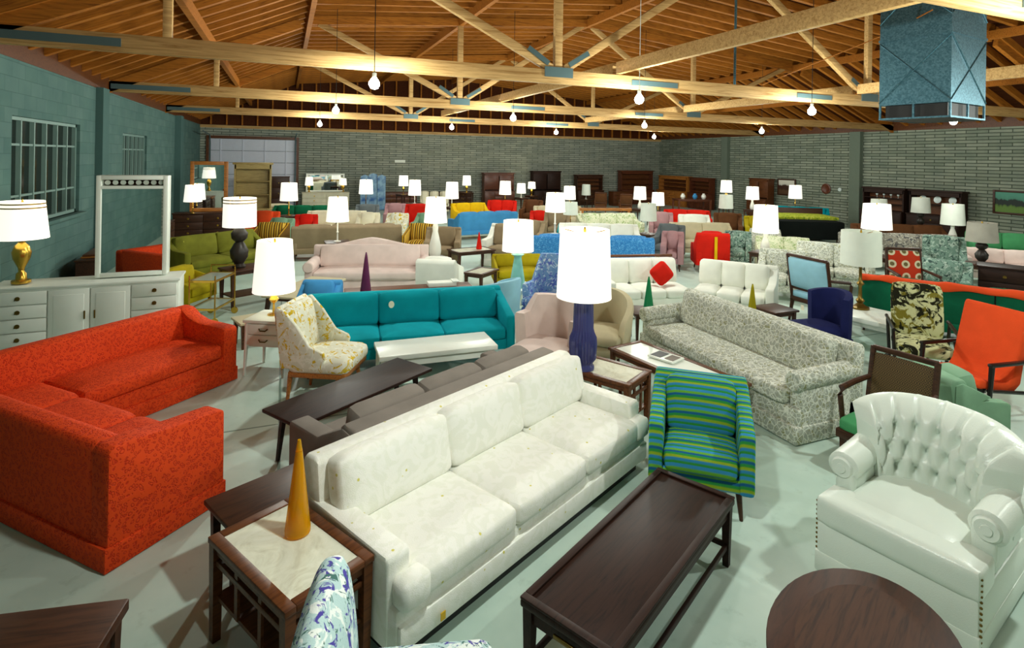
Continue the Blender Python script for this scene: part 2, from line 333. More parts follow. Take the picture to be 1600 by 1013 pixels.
def window(nm, w, nx, zs):
    y0, y1, z0, z1 = w
    o = struct(nm, lambda bm: [box(bm, (L-.09, (y0+y1)/2, z), (.08, y1-y0, .05)) for z in (z0+.025, z1-.025)]+[box(bm, (L-.09, y, (z0+z1)/2), (.08, .05, z1-z0)) for y in (y0+.025, y1-.025)], M_frame)
    for i in range(1, nx): part('mullion', lambda bm: box(bm, (L-.085, y0+(y1-y0)*i/nx, (z0+z1)/2), (.07, .035, z1-z0-.06)), M_frame, o)
    for z in zs: part('transom', lambda bm: box(bm, (L-.085, (y0+y1)/2, z), (.05, y1-y0-.06, .03)), M_frame, o)
    zz = [z0+.03]+list(reversed(zs))+[z1-.03]
    for i in range(nx):
        for a, b in zip(zz, zz[1:]): part('pane', lambda bm: box(bm, (L-.11, y0+(y1-y0)*(i+.5)/nx, (a+b)/2), (.008, (y1-y0)/nx-.02, b-a)), M_pane, o)
    part('window_sill', lambda bm: box(bm, (L+.03, (y0+y1)/2, z0-.03), (.16, y1-y0+.1, .06), .01), M_wallL, o)
window('window_1', W1, 6, [2.52, 1.82]); window('window_2', W2, 6, [2.5])
def door():
    x0, x1, z0, z1 = DR
    o = struct('door_1', lambda bm: [box(bm, (x, VB-.02, z1/2), (.1, .1, z1)) for x in (x0-.05, x1+.05)]+[box(bm, ((x0+x1)/2, VB-.02, z1+.06), (x1-x0+.2, .1, .12))], M_brw)
    k = 6
    for i in range(k): part('door_panel', lambda bm: box(bm, ((x0+x1)/2, VB+.08, (i+.5)*z1/k), (x1-x0, .05, z1/k-.015), .008), M_doorp, o)
    for i in range(4): part('panel_rib', lambda bm: box(bm, (x0+(x1-x0)*(i+.5)/4, VB+.045, z1/2), (.03, .03, z1-.05)), M_doorp, o)
    for x in (x0+.05, x1-.05): part('door_track', lambda bm: tube(bm, [(x, VB-.06, .1), (x, VB-.06, 2.9), (x, VB-.25, 3.22), (x, VB-2.4, 3.3)], .025, 6), M_gus, o)
door()
# roof profile
PR = [(L-.3, 3.72), (.5, 5.62), (7.67, 6.30), (15.5, 5.62), (UR+.3, 3.70)]
def zroof(u):
    for (a, za), (b, zb) in zip(PR, PR[1:]):
        if a <= u <= b: return za+(zb-za)*(u-a)/(b-a)
ceil = struct('ceiling', lambda bm: prism(bm, [(u, z+.16) for u, z in PR]+[(u, z+.22) for u, z in reversed(PR)], V0, VB+.2, 'y'), M_deck)
for (a, za), (b, zb) in zip(PR, PR[1:]):
    me = None
    ln = math.hypot(b-a, zb-za); an = -math.atan2(zb-za, b-a)
    v = V0+.3; k = 0
    while v < VB-.1:
        if me is None:
            o = part('rafter', lambda bm: box(bm, (0, 0, .07), (ln-.02, .1, .19)), M_raft, ceil); me = o.data
        else:
            o = bpy.data.objects.new('rafter', me); COL.objects.link(o); o.parent = ceil
        o.location = ((a+b)/2, v, (za+zb)/2); o.rotation_euler = (0, an, 0); k += 1; v += .55
for u in (-1.36, .5, 4.05, 7.67, 11.29, 15.3, 17.6):
    part('purlin', lambda bm: box(bm, (u, (V0+VB)/2, zroof(u)-.13), (.1, VB-V0, .2)), M_raft, ceil)
struct('trim_7', lambda bm: prism(bm, [(u, z+.14) for u, z in PR]+[(UR+.3, ZW+.01), (L-.3, ZW+.01)], VB+.02, VB+.1, 'y'), M_deck)
gab = bpy.data.objects['trim_7']
for i in range(38):
    u = L+.4+i*.6
    if u < UR: part('stud', lambda bm: box(bm, (u, VB-.02, (ZW+zroof(u))/2), (.06, .09, zroof(u)-ZW-.05)), M_raft, gab)
def truss(v, label):
    t = thing('roof_truss', label, 'truss', (0, v, 0)); zc = 3.65
    part('bottom_chord', lambda bm: box(bm, ((L+UR)/2, 0, zc+.11), (UR-L-.02, .1, .22), .006), M_truss, t)
    for (a, za), (b, zb) in zip(PR, PR[1:]):
        ln = math.hypot(b-a, zb-za)-.05; an = -math.atan2(zb-za, b-a)
        part('top_chord', lambda bm: box(bm, ((a+b)/2, 0, (za+zb)/2-.13), (ln-.4 if a < L or b > UR else ln, .1, .2), 0, Matrix.Rotation(an, 3, 'Y')), M_raft, t)
    def web(p, q, w=.13):
        p, q = Vector((p[0], 0, p[1])), Vector((q[0], 0, q[1])); d = q-p
        part('web_member', lambda bm: box(bm, (p+q)/2, (d.length, .09, w), .004, Matrix.Rotation(-math.atan2(d.z, d.x), 3, 'Y')), M_truss, t)
    zt = lambda u: zroof(u)-.2
    for n in (4.05, 11.29):
        web((n, zc+.2), (n, zt(n))); web((n-.12, zc+.24), ((.7, zt(.7)) if n < 5 else (7.8, zt(7.8)))); web((n+.12, zc+.24), ((7.5, zt(7.5)) if n < 5 else (14.9, zt(14.9))))
        part('gusset_plate', lambda bm: box(bm, (n, -.06, zc+.18), (.5, .012, .16)), M_gus, t)
        for sx in (-1, 1): part('strap_plate', lambda bm: box(bm, (n+sx*.36, -.06, zc+.42), (.42, .012, .08), 0, Matrix.Rotation(sx*R(-32), 3, 'Y')), M_gus, t)
    for u in (5.9, 9.7): part('splice_plate', lambda bm: box(bm, (u, -.058, zc+.11), (.95, .012, .09)), M_gus, t)
    part('heel_plate', lambda bm: box(bm, (L+.75, -.058, zc+.11), (1.4, .012, .1)), M_gus, t)
    for n in (-1.36,): web((n, zc+.2), (n, zt(n)), .1)
truss(2.67, 'timber roof truss nearest the camera crossing the top right corner'); truss(8.09, 'large pale timber truss spanning the room above the nearest bulbs')
truss(13.51, 'second timber roof truss behind the large pale one'); truss(19.37, 'farthest visible timber roof truss before the back wall')
NB = [('near', 2.72, 8.04), ('second', 8.14, 13.46), ('third', 13.56, 19.32)]
for (w, a, b) in NB:
    for u, s in ((5.16, 'left'), (10.95, 'right')):
        o = part('tie_beam', lambda bm: box(bm, (u, (a+b)/2, 3.98), (.09, b-a, .2), .006), M_truss); tagp(o, 'long pale tie beam running lengthways between trusses, %s bay, %s of the two' % (w, s), 'beam')
_bl = [('at upper left under the big truss', 0), ('left, behind the big truss on second row', 1), ('farthest left near overhead door', 2), ('above the middle of the back wall', 3), ('above the middle second row', 4), ('small and far, above the dark hutches', 5), ('hanging by a white cord at centre right', 6), ('second row right of centre', 7), ('far, near the back right corner', 8), ('low over the right wall', 9), ('under the big truss right of centre', 10), ('beside the hanging duct', 11)]
for (s, i) in _bl:
    x, y = BULBS[i]; t = thing('ceiling_bulb', 'bare glowing ceiling bulb ' + s, 'light bulb', (x, y, 3.45))
    part('bulb', lambda bm: lathe(bm, [(.008, -.10), (.05, -.085), (.075, -.04), (.07, .0), (.03, .06)], 16), M_bulb, t)
    part('socket', lambda bm: lathe(bm, [(.03, .06), (.03, .12), (.012, .13)], 10), M_white, t)
    zt = zroof(x)-.02; part('cord', lambda bm: tube(bm, [(0, 0, .12), (0, 0, zt-3.45)], .006, 5), M_white if i == 6 else M_dark, t)
def duct():
    t = thing('hanging_duct', 'square galvanised metal duct hanging from roof at upper right', 'duct', (7.155, 4.33, 2.98), 8)
    w, d, h = .86, .74, 2.9
    part('duct_body', lambda bm: box(bm, (0, 0, .17+h/2), (w, d, h)), M_galv, t)
    for z in (.95, 1.9):
        part('seam_band', lambda bm: box(bm, (0, 0, z), (w+.02, d+.02, .03)), M_galv, t)
    def cross(bm):
        for z0 in (.2, 1.15):
            for a, b in (((-1, z0), (1, z0+.72)), ((-1, z0+.72), (1, z0))):
                tube(bm, [(a[0]*w/2, -d/2-.003, a[1]), (b[0]*w/2, -d/2-.003, b[1])], .008, 4); tube(bm, [(-w/2-.003, a[0]*d/2, a[1]), (-w/2-.003, b[0]*d/2, b[1])], .008, 4)
    part('cross_crease', cross, M_galv, t)
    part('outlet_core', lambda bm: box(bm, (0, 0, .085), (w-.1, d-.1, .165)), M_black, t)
    for s in (-1, 1):
        for k in (-1, 0, 1):
            part('grille_bar', lambda bm: box(bm, (k*(w/2-.01), s*(d/2-.01), .085), (.02, .02, .17)), M_galv, t)
        part('grille_bar', lambda bm: box(bm, (s*(w/2-.01), 0, .085), (.02, .02, .17)), M_galv, t)
        part('grille_rail', lambda bm: box(bm, (0, s*(d/2-.01), .01), (w, .022, .02)), M_galv, t); part('grille_rail', lambda bm: box(bm, (s*(w/2-.01), 0, .01), (.022, d, .02)), M_galv, t)
duct()
t = part('hanging_conduit', lambda bm: tube(bm, [(8.2, 8.6, 3.87), (8.2, 8.6, zroof(8.2)+.1)], .025, 6), M_galv); tagp(t, 'thin grey conduit pipe dropping from the roof onto the big truss', 'pipe')
t = part('roof_wire', lambda bm: tube(bm, [(8.3, 8.0, 3.9), (7.0, 4.72, 4.1), (6.6, 4.0, 4.16)], .008, 5), M_raft); tagp(t, 'thin slack wire running from the big truss up past the duct', 'wire')
#SPLIT
# ------------------------------------------------------------------ furniture builders (front faces -y)
def rx(a): return Matrix.Rotation(R(a), 3, 'X')
def legs4(t, W, D, z1, m, w0=.025, w1=.045, inx=.06, iny=.06, splay=0, rnd=True, name='leg'):
    for sx in (-1, 1):
        for sy in (-1, 1): part(name, lambda bm: sq_leg(bm, sx*(W/2-inx), sy*(D/2-iny), 0, z1, w0, w1, sx*splay, sy*splay, rnd), m, t)
def sofa(name, label, cat, loc, rot, W, D, H, sh, ah, aw, ns, nb, m, base='legs', legm=None, group=None, arm='scoop', mc=None, mb=None, zb=None, crown=.025, tilt=12, bt=.2, piping=None, n=6, armless=''):
    t = thing(name, label, cat, loc, rot, group); legm = legm or M_dkw; mc = mc or m; mb = mb or mc
    zb = zb if zb is not None else {'legs': .16, 'skirt': .02, 'plinth': .09}[base]; ct = .15; bz = sh-ct+.02; f, k = -D/2, D/2
    aL, aR = (0 if 'l' in armless else aw), (0 if 'r' in armless else aw)
    part('frame', lambda bm: box(bm, (0, .01, (zb+bz)/2), (W-.02, D-.06, bz-zb), .02), m, t)
    part('backrest', lambda bm: prism(bm, [(k-.06, zb+.01), (k, H-.05), (k-.03, H-.01), (k-bt*.62, H), (k-bt*.8, H-.03), (k-bt-.04, zb+.01)], -W/2+.01, W/2-.01, 'x', .02), m, t)
    for s, a in ((-1, aL), (1, aR)):
        if not a: continue
        x0, x1 = (-W/2, -W/2+a) if s < 0 else (W/2-a, W/2)
        pf = f+.1 if arm == 'tee' else f+.02
        if arm == 'scoop': pl = [(pf, zb), (pf, ah-.02), (pf+.03, ah), (-.02, ah+.01), (k-bt-.16, ah+.04), (k-bt-.03, ah+(H-ah)*.55), (k-bt+.08, H-.03), (k-.04, H-.05), (k-.03, zb)]
        elif arm == 'slope': pl = [(pf, zb), (pf+.01, ah), (pf+.06, ah+.02), (k-.08, H-.03), (k-.03, H-.06), (k-.03, zb)]
        else: pl = [(pf, zb), (pf, ah-.02), (pf+.02, ah), (k-.05, ah), (k-.03, zb)]
        if arm == 'roll':
            def b(bm, x0=x0, x1=x1):
                box(bm, ((x0+x1)/2, .03, (zb+ah-.06)/2), (abs(x1-x0)*.86, D-.1, ah-.06-zb), .02); tube(bm, [((x0+x1)/2, f+.04, ah-.07), ((x0+x1)/2, f+.06, ah-.07), ((x0+x1)/2, k-.1, ah-.05)], [a*.5, a*.6, a*.6], 16)
            part('arm', b, m, t)
        else: part('arm', lambda bm: prism(bm, pl, x0, x1, 'x', .025), m, t)
    inner = W-aL-aR; cx0 = -W/2+aL; cw = inner/ns
    for i in range(ns):
        def b(bm):
            xc = cx0+cw*(i+.5); w = cw-.008; e0 = aL*.85 if arm == 'tee' and i == 0 else 0; e1 = aR*.85 if arm == 'tee' and i == ns-1 else 0
            cushion(bm, (xc, (f+k-bt-.04)/2, sh-ct/2+.01), (w, D-bt-.05, ct), .045, crown, None, n)
            if e0: cushion(bm, (xc-cw/2-e0/2+.03, f+.05, sh-ct/2+.01), (e0+.06, .12, ct), .04, crown*.3, None, 4)
            if e1: cushion(bm, (xc+cw/2+e1/2-.03, f+.05, sh-ct/2+.01), (e1+.06, .12, ct), .04, crown*.3, None, 4)
        part('seat_cushion', b, mc, t)
    bw = inner/nb if nb else 0; bh = H-sh+.03
    for i in range(nb):
        xa, xb = cx0+bw*i-(aL*.6 if arm == 'tee' and i == 0 else 0), cx0+bw*(i+1)+(aR*.6 if arm == 'tee' and i == nb-1 else 0)
        part('back_cushion', lambda bm: cushion(bm, ((xa+xb)/2, k-bt-.055, sh+bh/2-.015), (xb-xa-.008, bh, .17), .05, crown*1.2, rx(90-tilt), n), mb, t)
    if base == 'legs':
        for sx in (-1, 1):
            for sy in (-1, 1): part('leg', lambda bm: sq_leg(bm, sx*(W/2-.1), sy*(D/2-.1), 0, zb+.01, .025, .045, sx*.02, sy*.02, True), legm, t)
    elif base == 'skirt':
        part('skirt', lambda bm: [box(bm, (0, 0, .085), (W+.012, D+.0, .15), .012)], m, t)
    else: part('plinth', lambda bm: box(bm, (0, .02, zb/2), (W-.12, D-.14, zb)), M_black, t)
    return t
def armchair(name, label, loc, rot, m, W=.75, D=.78, H=.82, sh=.42, ah=.58, aw=.13, base='legs', arm='scoop', nb=1, cat='chair', group=None, mc=None, n=4, legm=None):
    return sofa(name, label, cat, loc, rot, W, D, H, sh, ah, aw, 1, nb, m, base, legm, group, arm, mc, None, None, .03, 12, .18, None, n)
def tub_chair(name, label, loc, rot, m, W=.74, D=.74, H=.78, ah=.58, sh=.42, base='legs', mc=None, legm=None, lean=.06, wing=0, a1=118, drop=1.4, th=.09, fwd=0):
    t = thing(name, label, 'chair', loc, rot); mc = mc or m; legm = legm or M_dkw; zb = .14 if base == 'legs' else .03
    rxo, ryo = W/2, D/2
    def shell(bm):
        n = 28; rows = []
        for i in range(n+1):
            p = -a1+2*a1*i/n; k = abs(p)/a1; h = ah+(H-ah)*max(0, 1-k**2*drop*.72)**.8 if not wing else H-(H-ah)*max(0, min(1, (k-.5)/.22))**1.0
            q = R(p); c, s = math.sin(q), math.cos(q); st = [(1.0-.06, zb), (1.0, zb+.15), (1.0+lean, h-.04), (1.0+lean-.03, h), (1.0+lean-th/rxo+.03, h), (1.0+lean-th/rxo, h-.04), (1.0-th/rxo-.02, zb+.1)]
            rows.append([bm.verts.new((c*rxo*r, s*ryo*r if s > 0 else s*ryo*r*1.35, z)) for r, z in st])
        for A, B in zip(rows, rows[1:]):
            for j in range(len(A)): bm.faces.new([A[j], B[j], B[(j+1) % len(A)], A[(j+1) % len(A)]])
        bm.faces.new(rows[0][::-1]); bm.faces.new(rows[-1])
    part('shell', shell, m, t, 50)
    part('seat_base', lambda bm: box(bm, (0, -.02-fwd/2, (zb+sh-.12)/2), (W*.84, D*.86+fwd, sh-.12-zb), .05), m, t)
    part('seat_cushion', lambda bm: cushion(bm, (0, -.05-fwd/2, sh-.06), (W*.8, D*.86+fwd, .14), .06, .03, None, 6), mc, t)
    if base == 'legs': legs4(t, W*.9, D*.9, zb+.02, legm, .025, .04, .05, .05, .02)
    else: part('swivel_base', lambda bm: lathe(bm, [(W*.36, 0), (W*.36, .04)], 20), M_black, t)
    return t
def wood_arm_chair(name, label, loc, rot, m, wd, W=.64, D=.68, H=.92, sh=.44, ah=.64, backm=None, frame=True, sheet=False, legm=None, lean=.1, padth=.06):
    """open armed chair: wooden legs, arms and back frame"""
    t = thing(name, label, 'chair', loc, rot); backm = backm or m; f, k = -D/2, D/2
    part('seat', lambda bm: cushion(bm, (0, -.02, sh-.05), (W-.05, D-.06, .11), .04, .03, None, 6), m, t)
    part('seat_rail', lambda bm: box(bm, (0, -.02, sh-.12), (W-.03, D-.04, .07), .01), wd, t)
    an = math.degrees(math.atan2(lean, H-sh)); bh = H-sh-.02; bc = (0, k-.06+lean/2, sh+bh/2+.03)
    part('back_panel', lambda bm: cushion(bm, bc, (W-.1, bh-.08, padth), .02 if padth < .04 else .03, .02 if padth > .04 else .004, rx(90-an), 6), backm, t)
    def fr(bm):
        for s in (-1, 1): box(bm, (s*(W/2-.035), bc[1], bc[2]), (.05, .045, bh+.02), .012, None) if 0 else tube(bm, [(s*(W/2-.035), k-.07, sh-.12), (s*(W/2-.035), k-.06+lean, H+.01)], .024, 8)
        for z, y in ((sh+.05, k-.06), (H, k-.06+lean)): box(bm, (0, y, z), (W-.06, .035, .045), .01)
    if frame: part('back_frame', fr, wd, t)
    for s in (-1, 1):
        part('armrest', lambda bm: tube(bm, [(s*(W/2-.03), k-.05+lean*.4, ah+.04), (s*(W/2), .05, ah+.02), (s*(W/2+.01), f+.14, ah), (s*(W/2), f+.1, ah-.05), (s*(W/2-.01), f+.13, sh-.1)], [.02, .024, .026, .022, .02], 8), wd, t)
    for sx in (-1, 1):
        part('leg', lambda bm: sq_leg(bm, sx*(W/2-.05), f+.06, 0, sh-.09, .026, .045, 0, -.01), wd, t); part('leg', lambda bm: sq_leg(bm, sx*(W/2-.05), k-.07, 0, sh-.09, .026, .045, 0, .07), wd, t)
    return t
def table(name, label, loc, rot, W, D, H, m, top=None, th=.03, leg=.045, w0=None, splay=0, inx=.05, apron=.05, shelf=None, cat='table', group=None, inset=None, rnd=False, lip=0, legm=None, slats=0, drawers=0, stretch=0):
    t = thing(name, label, cat, loc, rot, group); legm = legm or m
    if inset:
        b = .055
        part('top_frame', lambda bm: [box(bm, (s*(W/2-b/2), 0, H-th/2), (b, D, th), .004) for s in (-1, 1)]+[box(bm, (0, s*(D/2-b/2), H-th/2), (W-2*b, b, th), .004) for s in (-1, 1)], m, t)
        part('inset_top', lambda bm: box(bm, (0, 0, H-th/2-.004), (W-2*b+.004, D-2*b+.004, th-.006)), inset, t)
    else: part('tabletop', lambda bm: box(bm, (0, 0, H-th/2), (W, D, th), .008), top or m, t)
    if lip: part('edge_lip', lambda bm: [box(bm, (s*(W/2-.02), 0, H+.006), (.04, D, .014), .004) for s in (-1, 1)]+[box(bm, (0, s*(D/2-.02), H+.006), (W-.08, .04, .014), .004) for s in (-1, 1)], m, t)
    if apron: part('apron', lambda bm: [box(bm, (s*(W/2-inx), 0, H-th-apron/2), (.02, D-2*inx, apron)) for s in (-1, 1)]+[box(bm, (0, s*(D/2-inx), H-th-apron/2), (W-2*inx, .02, apron)) for s in (-1, 1)], m, t)
    w0 = w0 or leg*.6
    for sx in (-1, 1):
        for sy in (-1, 1): part('leg', lambda bm: sq_leg(bm, sx*(W/2-inx), sy*(D/2-inx), 0, H-th, w0, leg, sx*splay, sy*splay, rnd), legm, t)
    if shelf: part('shelf', lambda bm: box(bm, (0, 0, shelf), (W-2*inx, D-2*inx, .02)), m, t)
    for s in range(slats):
        for sx in (-1, 1): part('slat', lambda bm: box(bm, (sx*(W/2-inx), (s-(slats-1)/2)*(D-2*inx)/(slats+1), (H-th+(shelf or .1))/2), (.014, .03, H-th-(shelf or .1))), m, t)
        for sy in (-1, 1): part('slat', lambda bm: box(bm, ((s-(slats-1)/2)*(W-2*inx)/(slats+1), sy*(D/2-inx), (H-th+(shelf or .1))/2), (.03, .014, H-th-(shelf or .1))), m, t)
    if stretch:
        for sy in (-1, 1): part('stretcher', lambda bm: box(bm, (0, sy*(D/2-inx), stretch), (W-2*inx, .022, .03), .004), m, t)
        for sx in (-1, 1): part('stretcher', lambda bm: box(bm, (sx*(W/2-inx), 0, stretch), (.022, D-2*inx, .03), .004), m, t)
    return t
BASES = {
 'urn': [(.085, 0), (.085, .03), (.05, .04), (.045, .1), (.025, .12), (.03, .16), (.075, .26), (.085, .33), (.06, .4), (.03, .43), (.045, .46), (.02, .5)],
 'bottle': [(.07, 0), (.09, .02), (.105, .1), (.1, .18), (.07, .28), (.045, .36), (.05, .42), (.03, .48), (.02, .5)],
 'ribbed': [(.105, 0), (.105, .02), (.09, .03), (.09, .045), (.115, .07), (.122, .16), (.118, .21), (.098, .245), (.09, .27), (.088, .48), (.098, .49), (.098, .505)],
 'cone': [(.1, 0), (.105, .02), (.1, .1), (.055, .36), (.05, .4), (.09, .43), (.02, .46), (.018, .5)],
 'stick': [(.08, 0), (.08, .015), (.02, .03), (.016, .2), (.03, .22), (.016, .24), (.014, .5)],
 'brass': [(.1, 0), (.1, .02), (.06, .035), (.03, .06), (.05, .09), (.022, .12), (.018, .24), (.045, .27), (.018, .3), (.016, .44), (.03, .46), (.012, .5)],
 'ginger': [(.08, 0), (.09, .02), (.06, .05), (.11, .12), (.12, .2), (.07, .28), (.05, .3), (.1, .34), (.11, .4), (.05, .47), (.02, .5)],
 'globe': [(.09, 0), (.09, .02), (.02, .04), (.015, .22), (.05, .25), (.075, .3), (.05, .35), (.02, .38), (.015, .5)]}
def lamp(label, loc, ztop, D=.5, sh=.45, kind='bottle', m=None, lit=True, shm=None, taper=.82, glowp=0, seg=24, group=None, trim=False):
    """loc z = base; ztop = top of the shade"""
    h = ztop-loc[2]; bh = h-sh+.03; t = thing('table_lamp', label, 'lamp', loc, 0, group); m = m or M_ceramw; fl = kind == 'ribbed'
    ks = bh/.5
    def baseb(bm):
        lathe(bm, [(r*(1 if fl else min(1.15, max(.75, ks))), z*ks) for r, z in BASES[kind]], 96 if fl else seg)
        if fl:
            for v in bm.verts:
                k = 1+.05*math.cos(24*math.atan2(v.co.y, v.co.x))*(.05 < v.co.z < bh*.93); v.co.x *= k; v.co.y *= k
    part('lamp_base', baseb, m, t, 60)
    part('lamp_neck', lambda bm: lathe(bm, [(.012, bh-.02), (.012, h-.06)], 8), M_brass, t)
    r1, r0 = D/2, D/2*taper
    def shade(bm):
        lathe(bm, [(r1, bh-.03), (r0, h), (r0-.006, h), (r1-.006, bh-.03)], seg+8, cap0=False, cap1=False)
        bmesh.ops.bridge_loops(bm, edges=[e for e in bm.edges if e.is_boundary])
    part('lamp_shade', shade, shm or (M_shade if lit else M_shade0), t, 60)
    if trim:
        for k, z in ((.92, .93), (.9, .82)): part('shade_trim', lambda bm: lathe(bm, [(r1+(r0-r1)*z+.004, bh+(h-bh)*z-.008), (r1+(r0-r1)*z+.004, bh+(h-bh)*z+.008)], seg+8, cap0=False, cap1=False), M_brass, t)
    part('shade_ring', lambda bm: [tube(bm, [(0, 0, h-.05), (math.cos(a)*(r0-.01), math.sin(a)*(r0-.01), h-.02)], .004, 4) for a in (0, 2*PI/3, 4*PI/3)], M_brass, t)
    part('finial', lambda bm: lathe(bm, [(.008, h-.06), (.014, h-.01), (.008, h+.02)], 8), M_brass, t)
    if glowp: point('lamp_light', (loc[0], loc[1], ztop-.05), glowp, (1, .86, .6), .1)
    return t
def side_table(label, x, y, z, rot=25, W=.5, D=.5, m=None, group=None):
    return table('side_table', label, (x, y), rot, W, D, z, m or M_dkw, th=.03, leg=.04, apron=.06, inx=.04, group=group)
def decanter(name, label, loc, H, r, m, cat='decanter'):
    t = thing(name, label, cat, loc)
    part('body', lambda bm: lathe(bm, [(r, 0), (r*1.02, .02), (r*.3, H*.86), (r*.28, H*.88), (r*.2, H*.88), (r*.86, .03), (.01, .03)], 24), m, t)
    part('stopper', lambda bm: lathe(bm, [(r*.27, H*.885), (r*.25, H*.9), (.008, H)], 16), m, t); return t
def cabinet(name, label, loc, rot, W, D, H, m, cols, hm=None, cat='dresser', legs=.1, top=None, group=None, open_top=0, shelves=0):
    """cols: list of (width share, 'd<n>' drawers | 'o' door)"""
    t = thing(name, label, cat, loc, rot, group); hm = hm or M_brass; f = -D/2
    part('carcass', lambda bm: box(bm, (0, 0.005, (legs+H-.03)/2), (W-.02, D-.02, H-.03-legs), .004), m, t)
    part('top', lambda bm: box(bm, (0, 0, H-.015), (W+.02, D+.02, .03), .006), top or m, t)
    part('base', lambda bm: box(bm, (0, .01, legs/2+.005), (W-.06, D-.06, legs+.01)), m, t)
    tot = sum(c[0] for c in cols); x = -W/2+.02; ww = W-.04
    for s, kd in cols:
        w = ww*s/tot; xc = x+w/2; z0, z1 = legs+.03, H-.05
        if kd[0] == 'd':
            n = int(kd[1:]); hh = (z1-z0)/n
            for i in range(n):
                d = part('drawer', lambda bm: box(bm, (xc, f, z0+hh*(i+.5)), (w-.012, .025, hh-.012), .006), m, t)
                part('handle', lambda bm: [lathe(bm, [(.026, -.004), (.026, .004)], 12, (xc, 0, 0)), bmesh.ops.rotate(bm, cent=(xc, 0, 0), matrix=Matrix.Rotation(R(90), 3, 'X'), verts=bm.verts[:]), bmesh.ops.translate(bm, vec=(0, f-.018, z0+hh*(i+.5)), verts=bm.verts[:]), box(bm, (xc, f-.03, z0+hh*(i+.5)-.012), (.05, .012, .014), .004)], hm, d)
        else:
            d = part('door', lambda bm: [box(bm, (xc, f, (z0+z1)/2), (w-.012, .025, z1-z0-.012), .006), box(bm, (xc, f-.014, (z0+z1)/2), (w-.12, .01, z1-z0-.14), .004)], m, t)
            part('handle', lambda bm: tube(bm, [(xc+(w*.38 if kd == 'ol' else -w*.38), f-.022, (z0+z1)/2-.05), (xc+(w*.38 if kd == 'ol' else -w*.38), f-.022, (z0+z1)/2+.05)], .009, 6), hm, d)
        x += w
    return t
def hutch(label, loc, rot, W, D, H, m, base=.85, shelves=2, glassm=None, name='china_hutch', cat='hutch', nd=3, solid=False):
    t = cabinet(name, label, loc, rot, W, D, base, m, [(1, 'ol'), (1, 'd%d' % nd), (1, 'or')], M_dkbrass, cat, .06)
    d2 = D*.7; y = D/2-d2/2
    for s in (-1, 1): part('hutch_side', lambda bm: box(bm, (s*(W/2-.04), y, (base+H)/2), (.05, d2, H-base)), m, t)
    part('hutch_back', lambda bm: box(bm, (0, D/2-.015, (base+H)/2), (W-.1, .02, H-base)), M_brw if not solid and m is not M_khaki else m, t)
    part('cornice', lambda bm: [box(bm, (0, y, H-.03), (W+.06, d2+.04, .06), .012), box(bm, (0, y-d2/2+.01, H-.12), (W-.06, .02, .14))], m, t)
    if solid:
        for s in (-1, 1): part('upper_door', lambda bm: [box(bm, (s*W/4, y-d2/2, (base+H)/2-.04), (W/2-.05, .02, H-base-.2), .006), box(bm, (s*W/4, y-d2/2-.012, (base+H)/2-.04), (W/2-.2, .01, H-base-.36), .004)], m, t)
    else:
        for i in range(shelves): part('hutch_shelf', lambda bm: box(bm, (0, y, base+(H-base-.15)*(i+1)/(shelves+1)), (W-.1, d2-.02, .02)), m, t)
    return t
# ------------------------------------------------------------------ foreground furniture
t = sofa('ivory_sofa', 'long ivory brocade three seat sofa in the centre foreground', 'sofa', (1.415, 3.546), 26.5, 2.44, .92, .76, .43, .53, .14, 3, 3, M_ivory, 'plinth', arm='tee', crown=.018, n=8)
part('base_rail', lambda bm: box(bm, (0, -.425, .17), (2.40, .04, .13), .015), M_ivory, t)
part('care_tag', lambda bm: box(bm, (-.95, -.462, .16), (.03, .005, .04)), M_ytag, t)
# red sectional: long run and return as one thing
t = thing('red_sectional_sofa', 'red orange damask L shaped sectional sofa at left foreground', 'sofa', (-.92, 3.87), 44)
part('frame', lambda bm: [box(bm, (1.175, 2.15, .15), (2.27, .80, .26), .02), box(bm, (.40, 1.10, .15), (.72, 2.1, .26), .02)], M_red, t)
part('backrest', lambda bm: prism(bm, [(2.58, .03), (2.58, .69), (2.56, .72), (2.46, .725), (2.41, .70), (2.34, .28)], .02, 2.2, 'x', .02), M_red, t)
part('backrest', lambda bm: prism(bm, [(.01, .03), (.01, .69), (.03, .72), (.13, .725), (.18, .70), (.25, .28)], .15, 2.58, 'y', .02), M_red, t)
part('arm', lambda bm: prism(bm, [(.01, .02), (.01, .69), (.04, .72), (.2, .715), (.45, .68), (.74, .655), (.785, .64), (.79, .02)], .0, .17, 'y', .025), M_red, t)
part('arm', lambda bm: prism(bm, [(2.59, .02), (2.59, .69), (2.55, .72), (2.42, .715), (2.3, .64), (2.16, .60), (1.78, .59), (1.735, .57), (1.735, .02)], 2.18, 2.35, 'x', .025), M_red, t)
part('skirt', lambda bm: [box(bm, (.395, 1.295, .075), (.802, 2.602, .14), .006), box(bm, (1.18, 2.165, .075), (2.352, .868, .14), .006)], M_red, t)
for (x0, x1, y0, y1) in ((.83, 2.17, 1.72, 2.36), (.22, .82, 1.72, 2.36), (.22, .80, .95, 1.71), (.22, .80, .18, .94)):
    part('seat_cushion', lambda bm: cushion(bm, ((x0+x1)/2, (y0+y1)/2, .355), (x1-x0-.006, y1-y0-.006, .16), .05, .02), M_red, t)
